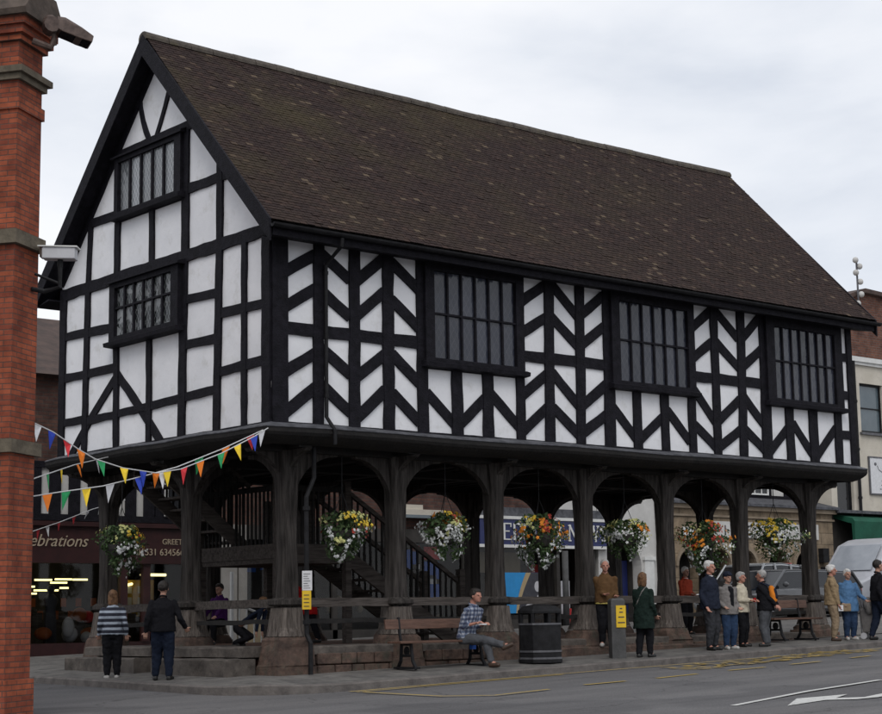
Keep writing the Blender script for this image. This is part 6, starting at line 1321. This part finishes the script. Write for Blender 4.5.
hanging_basket('flower basket with golden yellow top blooms in the last arch', (12.40, .59, 2.22), .50, .85, [('petal_yellow', 130, (0, .5), (0, 1)), ('petal_white', 130, (.4, 1), (0, 1)), ('petal_cream', 80, (.1, .7), (0, 1)), ('petal_orange', 12, (0, .3), (.4, .6))], 3.4, 6)
hanging_basket('sparse green flower basket with yellow blooms hung beside the gable end', (.05, 4.42, 2.0), .40, .85, [('petal_yellow', 45, (.05, .5), (.35, .75)), ('petal_white', 70, (.4, 1), (.3, .8)), ('petal_cream', 50, (0, .5), (0, 1)), ('petal_red', 8, (.1, .6), (0, 1))], 3.35, 7)

# ------------------------------------------------------------------ BENCHES, BIN, BOLLARD, NOTICES
def bench(label, x0, x1, y, dz=0.0):
    zg = walk((x0 + x1) / 2, y) + dz; sl_ = 0.0; o = empty('park_bench', ((x0 + x1) / 2, y, zg), 0.02, label, 'bench', 'wooden benches along the front of the hall'); h2 = (x1 - x0) / 2
    for z0, z1, yy in ((.60, .72, .155), ):
        b = MB(); b.hexa([(-h2, yy - .02, z0), (h2, yy - .02, z0), (h2, yy + .015, z0), (-h2, yy + .015, z0), (-h2, yy + .0, z1 + .03), (h2, yy + .0, z1 + .03), (h2, yy + .035, z1 + .03), (-h2, yy + .035, z1 + .03)]); b.build('backrest', 'bench_wood', o, local=True, bevel=.008)
    b = MB()
    for k in range(3): b.box(-h2, h2, -.22 + k * .115, -.22 + k * .115 + .10, .385, .42)
    b.build('seat', 'bench_wood', o, local=True, bevel=.006)
    for x in (-h2 + .28, h2 - .28):
        b = MB(); b.tube([(x, -.24, 0), (x, -.16, .12), (x, -.12, .37), (x, .10, .37), (x, .12, .12), (x, .20, 0)], .028, 8); b.tube([(x, .10, .36), (x, .145, .55), (x, .175, .78)], .024, 8); b.tube([(x, -.15, .2), (x, .12, .2)], .02, 8); b.cbox((x, -.02, .015), (.12, .5, .03)); b.ball((x, -.02, .27), .07, 8, 6, (.3, 1, 1)); b.build('leg', 'black_iron', o, local=True)
bench('wooden slatted bench on cast iron legs under the seated man', 2.05, 4.05, -.22)
bench('empty brown wooden bench on iron legs near the last oak pillar', 11.05, 12.55, -.15, .02)
# litter bin: octagonal, pale bands
bx, by = 4.80, -.62; zg = walk(bx, by)
LB = empty('litter_bin', (bx, by, zg), .1, 'black eight sided litter bin with pale grey bands', 'litter bin')
oct_ = lambda r, z: [(r * math.cos(math.pi / 4 * k + math.pi / 8), r * math.sin(math.pi / 4 * k + math.pi / 8), z) for k in range(8)]
b = MB(); b.loft([oct_(.37, 0), oct_(.37, .06), oct_(.355, .07), oct_(.355, .62)]); b.build('body', 'black_iron', LB, local=True, bevel=.01)
for z in (.06, .17, .60): b = MB(); b.loft([oct_(.365, z), oct_(.365, z + .03)]); b.build('band', 'grey_metal', LB, local=True)
b = MB()
for k in range(8): a = math.pi / 4 * k + math.pi / 8; b.cbox((.33 * math.cos(a), .33 * math.sin(a), .71), (.05, .05, .16), a)
b.build_each('lid_post', 'black_iron', LB, local=True)
b = MB(); b.loft([oct_(.37, .78), oct_(.37, .83), oct_(.28, .90), oct_(.10, .93)]); b.build('lid', 'black_iron', LB, local=True, bevel=.01)
# bollard with yellow notice
px_, py_ = 6.42, -.78; zg = walk(px_, py_)
BO = empty('bollard', (px_, py_, zg), math.radians(TOCAM + 14), 'square grey timber bollard with yellow notice plate', 'bollard')
b = MB(); b.cbox((0, 0, .46), (.24, .24, .96)); b.loft([[(-.12, -.12, .94), (.12, -.12, .94), (.12, .12, .94), (-.12, .12, .94)], [(-.09, -.09, .98), (.09, -.09, .98), (.09, .09, .98), (-.09, .09, .98)]]); b.build('post', 'grey_post', BO, local=True, bevel=.008)
b = MB(); b.box(-.04, .125, -.135, -.121, .50, .86); pl = b.build('notice', 'yellow_paper', BO, local=True)
b = MB()
for z, w_ in ((.80, .02), (.74, .03), (.66, .05), (.57, .06)): b.box(.045 - w_, .045 + w_, -.139, -.136, z, z + .018)
b.build('notice_print', 'ink', pl, local=True)
# notices on the corner pipe
NB = empty('parking_notice', (.74, .12, 1.2), math.radians(TOCAM), 'white placard above yellow placard strapped to the corner pipe', 'notice')
b = MB(); b.box(-.075, .075, -.04, -.03, .0, .29); n1_ = b.build('white_placard', 'paper', NB, local=True)
b = MB(); b.box(-.075, .06, -.042, -.03, -.28, -.003); n2_ = b.build('yellow_placard', 'yellow_paper', NB, local=True)
b = MB()
for i in range(7): b.box(-.055, .05 - .02 * (i % 3), -.044, -.0405, .03 + i * .035, .038 + i * .035)
b.build('print', 'grey_metal', n1_, local=True)
b = MB()
for i in range(4): b.box(-.05, .03, -.046, -.0425, -.24 + i * .055, -.228 + i * .055)
b.build_each('print', 'ink', n2_, local=True)
# white metal ramp rail behind the hall
RR = empty('ramp_railing', (5.6, 8.6, .1), 0, 'thin white metal railing behind the corner pillar', 'railing')
b = MB()
P0, P1 = Vector((5.0, 8.6, .15)), Vector((6.3, 8.9, -.25))
for k in (0, 1, 2, 3, 4, 5, 6): p = P0 + (P1 - P0) * k / 6; b.tube([p, p + Vector((0, 0, 1.0))], .018, 6)
b.tube([P0 + Vector((0, 0, 1)), P1 + Vector((0, 0, 1.0))], .026, 8); b.tube([P0 + Vector((0, 0, .12)), P1 + Vector((0, 0, .12))], .018, 6); b.tube([P0, P0 + Vector((0, 0, 1.6))], .04, 8); b.build('rail', 'white_paint', RR)

# ------------------------------------------------------------------ FLOODLIGHT AND LAMP ON THE BRICK BUILDING
FLd = empty('floodlight', (-4.85, -2.08, 8.0), 0, 'rusty brown floodlight tilted out from the brick cornice', 'floodlight')
a0 = Vector((-4.80, -2.09, 8.14)); a1 = Vector((-4.30, -2.25, 8.02)); d = (a1 - a0).normalized(); s = Vector((d.y, -d.x, 0)).normalized(); up = s.cross(d).normalized()
if up.z < 0: up = -up
b = MB(); R = []
for t, hw_, zt, zb2 in ((.06, .09, .14, -.02), (.16, .13, .15, -.06), (.38, .15, .09, -.08), (.54, .15, .01, -.08)):
    c = a0 + d * t; R.append([tuple(c - s * hw_ + up * zb2), tuple(c + s * hw_ + up * zb2), tuple(c + s * hw_ * .95 + up * zt * .6), tuple(c + s * hw_ * .5 + up * zt), tuple(c - s * hw_ * .5 + up * zt), tuple(c - s * hw_ * .95 + up * zt * .6)])
b.loft(R); b.build('lamp_head', 'rust_metal', FLd, bevel=.008)
b = MB(); b.tube([a0 + d * .02 - s * .10, a0 + d * .02 + s * .10], .10, 12); b.ball(a0 + d * -.0 + up * .04, .10, 10, 8); b.build('gear_housing', 'rust_metal', FLd)
b = MB(); c = a0 + d * .14; b.add([tuple(a0 + d * .14 - s * .12 + up * -.065), tuple(a0 + d * .52 - s * .14 + up * -.086), tuple(a0 + d * .52 + s * .14 + up * -.086), tuple(a0 + d * .14 + s * .12 + up * -.065)], [(0, 1, 2, 3)]); b.build('lens', 'dark_glass', FLd)
b = MB(); b.tube([(-4.98, -2.0, 7.93), (-4.78, -2.09, 7.86), (-4.73, -2.1, 7.98)], .045, 8); b.tube([(-4.73, -2.1, 7.9), tuple(a0 + d * .05)], .03, 8); b.build('bracket', 'rust_metal', FLd)
CB = empty('security_lamp', (-4.52, -1.93, 5.3), 0, 'white boxy security camera housing on a black bracket', 'security camera')
p0, p1 = Vector((-4.66, -1.78, 5.31)), Vector((-4.34, -2.06, 5.295)); d = (p1 - p0).normalized(); s = Vector((-d.y, d.x, 0))
b = MB(); b.loft([[tuple(p0 + d * t + s * a + Vector((0, 0, z))) for a, z in ((-.09, -.075), (.09, -.075), (.09, .07), (-.09, .07))] for t in (0, .05, .41)]); b.build('housing', 'display_white', CB, bevel=.012)
b = MB(); b.loft([[tuple(p0 + d * t + s * a + Vector((0, 0, z))) for a, z in ((-.11, .07), (.11, .07), (.11, .085), (-.11, .085))] for t in (-.05, .44)]); b.build('sun_shield', 'white_paint', CB)
b = MB(); b.loft([[tuple(p0 + d * t + s * a + Vector((0, 0, z))) for a, z in ((-.075, -.055), (.075, -.055), (.075, .05), (-.075, .05))] for t in (-.03, .0)]); b.build('lens', 'leather', CB)
pm = (p0 + p1) / 2
b = MB(); b.tube([pm + Vector((0, 0, -.07)), pm + Vector((0, 0, -.16))], .035, 8); b.tube([pm + Vector((0, 0, -.14)), pm + Vector((.0, .0, -.42)), (-4.62, -1.75, 4.84), (-4.78, -1.72, 4.86)], .03, 8); b.tube([pm + Vector((0, 0, -.38)), (-4.75, -1.74, 5.05)], .018, 8); b.build('bracket', 'black_iron', CB)

# ------------------------------------------------------------------ BUNTING
def bunting(label, pts, flags, fw=.19, fh=.27, r=.008, seed=0, dirn=1):
    """pts: cord path; flags: (fraction along the cord, material)"""
    rnd = random.Random(seed); o = empty('bunting', pts[0], 0, label, 'bunting', 'strings of bunting between hall and brick building')
    P = [Vector(p) for p in pts]; L = [0]
    for a, c in zip(P[:-1], P[1:]): L.append(L[-1] + (c - a).length)
    def at(t):
        t = t * L[-1]; i = max(k for k in range(len(L)) if L[k] <= t + 1e-9); i = min(i, len(P) - 2); f = (t - L[i]) / (L[i + 1] - L[i]); return P[i] + (P[i + 1] - P[i]) * f, (P[i + 1] - P[i]).normalized()
    b = MB(); b.tube(pts, r, 6); b.build('cord', 'cord', o)
    for t, m_ in flags:
        c, d = at(t); sw_ = Vector((-d.y, d.x, 0)).normalized() * rnd.uniform(-.07, .07); w_ = fw * rnd.uniform(.9, 1.1); tip = c + Vector((0, 0, -fh * rnd.uniform(.9, 1.1))) + sw_ + d * rnd.uniform(-.04, .04); a, e = c - d * w_ / 2, c + d * w_ / 2
        nn = d.cross(Vector((0, 0, 1))).normalized() * .002; mid = (a + e + tip) / 3 + Vector((-d.y, d.x, 0)) * rnd.uniform(-.03, .03)
        b = MB(); b.add([a + nn, e + nn, tip + nn, mid + nn, a - nn, e - nn, tip - nn, mid - nn], [(0, 1, 3), (1, 2, 3), (2, 0, 3), (5, 4, 7), (6, 5, 7), (4, 6, 7), (0, 4, 5, 1), (1, 5, 6, 2), (2, 6, 4, 0)]); b.build('pennant', m_, o)
    return o
BUNT_DATA = [('sagging string of mixed pennants from the brick wall to the hall corner', [(-4.614, -1.427, 3.258), (-4.25, -1.336, 3.151), (-3.837, -1.225, 2.967), (-3.551, -1.151, 2.859), (-3.075, -1.037, 2.773), (-2.498, -0.907, 2.741), (-2.055, -0.818, 2.821), (-1.307, -0.682, 3.088), (-0.68, -0.575, 3.372), (-0.427, -0.534, 3.506)], [(0.026, 'flag_white'), (0.083, 'flag_blue'), (0.144, 'flag_red'), (0.202, 'flag_orange'), (0.283, 'flag_green'), (0.374, 'flag_yellow'), (0.449, 'flag_blue'), (0.501, 'flag_orange'), (0.546, 'flag_yellow'), (0.616, 'flag_red'), (0.686, 'flag_orange'), (0.777, 'flag_green'), (0.852, 'flag_yellow'), (0.931, 'flag_blue'), (0.97, 'flag_white')], 0.17, 0.25), ('short string with green and yellow pennants rising to the gable skirt', [(-4.569, -1.319, 2.529), (-2.555, 1.258, 3.014), (-0.6, 3.759, 3.427)], [(0.199, 'flag_green'), (0.353, 'flag_yellow'), (0.551, 'flag_orange'), (0.826, 'flag_white')], 0.2, 0.23), ('lower string with orange, white and blue pennants ending at the hall corner', [(-4.551, -1.293, 2.327), (-4.06, -1.19, 2.413), (-3.369, -1.043, 2.525), (-2.68, -0.903, 2.694), (-2.099, -0.787, 2.849), (-1.273, -0.63, 3.151), (-0.48, -0.483, 3.479)], [(0.07, 'flag_orange'), (0.141, 'flag_green'), (0.218, 'flag_yellow'), (0.312, 'flag_white'), (0.43, 'flag_blue'), (0.528, 'flag_white'), (0.693, 'flag_green'), (0.818, 'flag_orange'), (0.936, 'flag_red')], 0.19, 0.27), ('small red and white pennants strung across the card shop front', [(-0.316, 7.061, 2.359), (0.937, 8.255, 2.645), (2.388, 9.638, 3.01), (3.99, 11.168, 3.336)], [(0.091, 'flag_red'), (0.71, 'flag_white'), (0.173, 'flag_white'), (0.282, 'flag_red'), (0.434, 'flag_red'), (0.578, 'flag_white')], 0.2, 0.2)]
for lab, pts, fl, fw, fh in BUNT_DATA: bunting(lab, pts, fl, fw * .85, fh * .85, seed=len(pts) + len(fl))
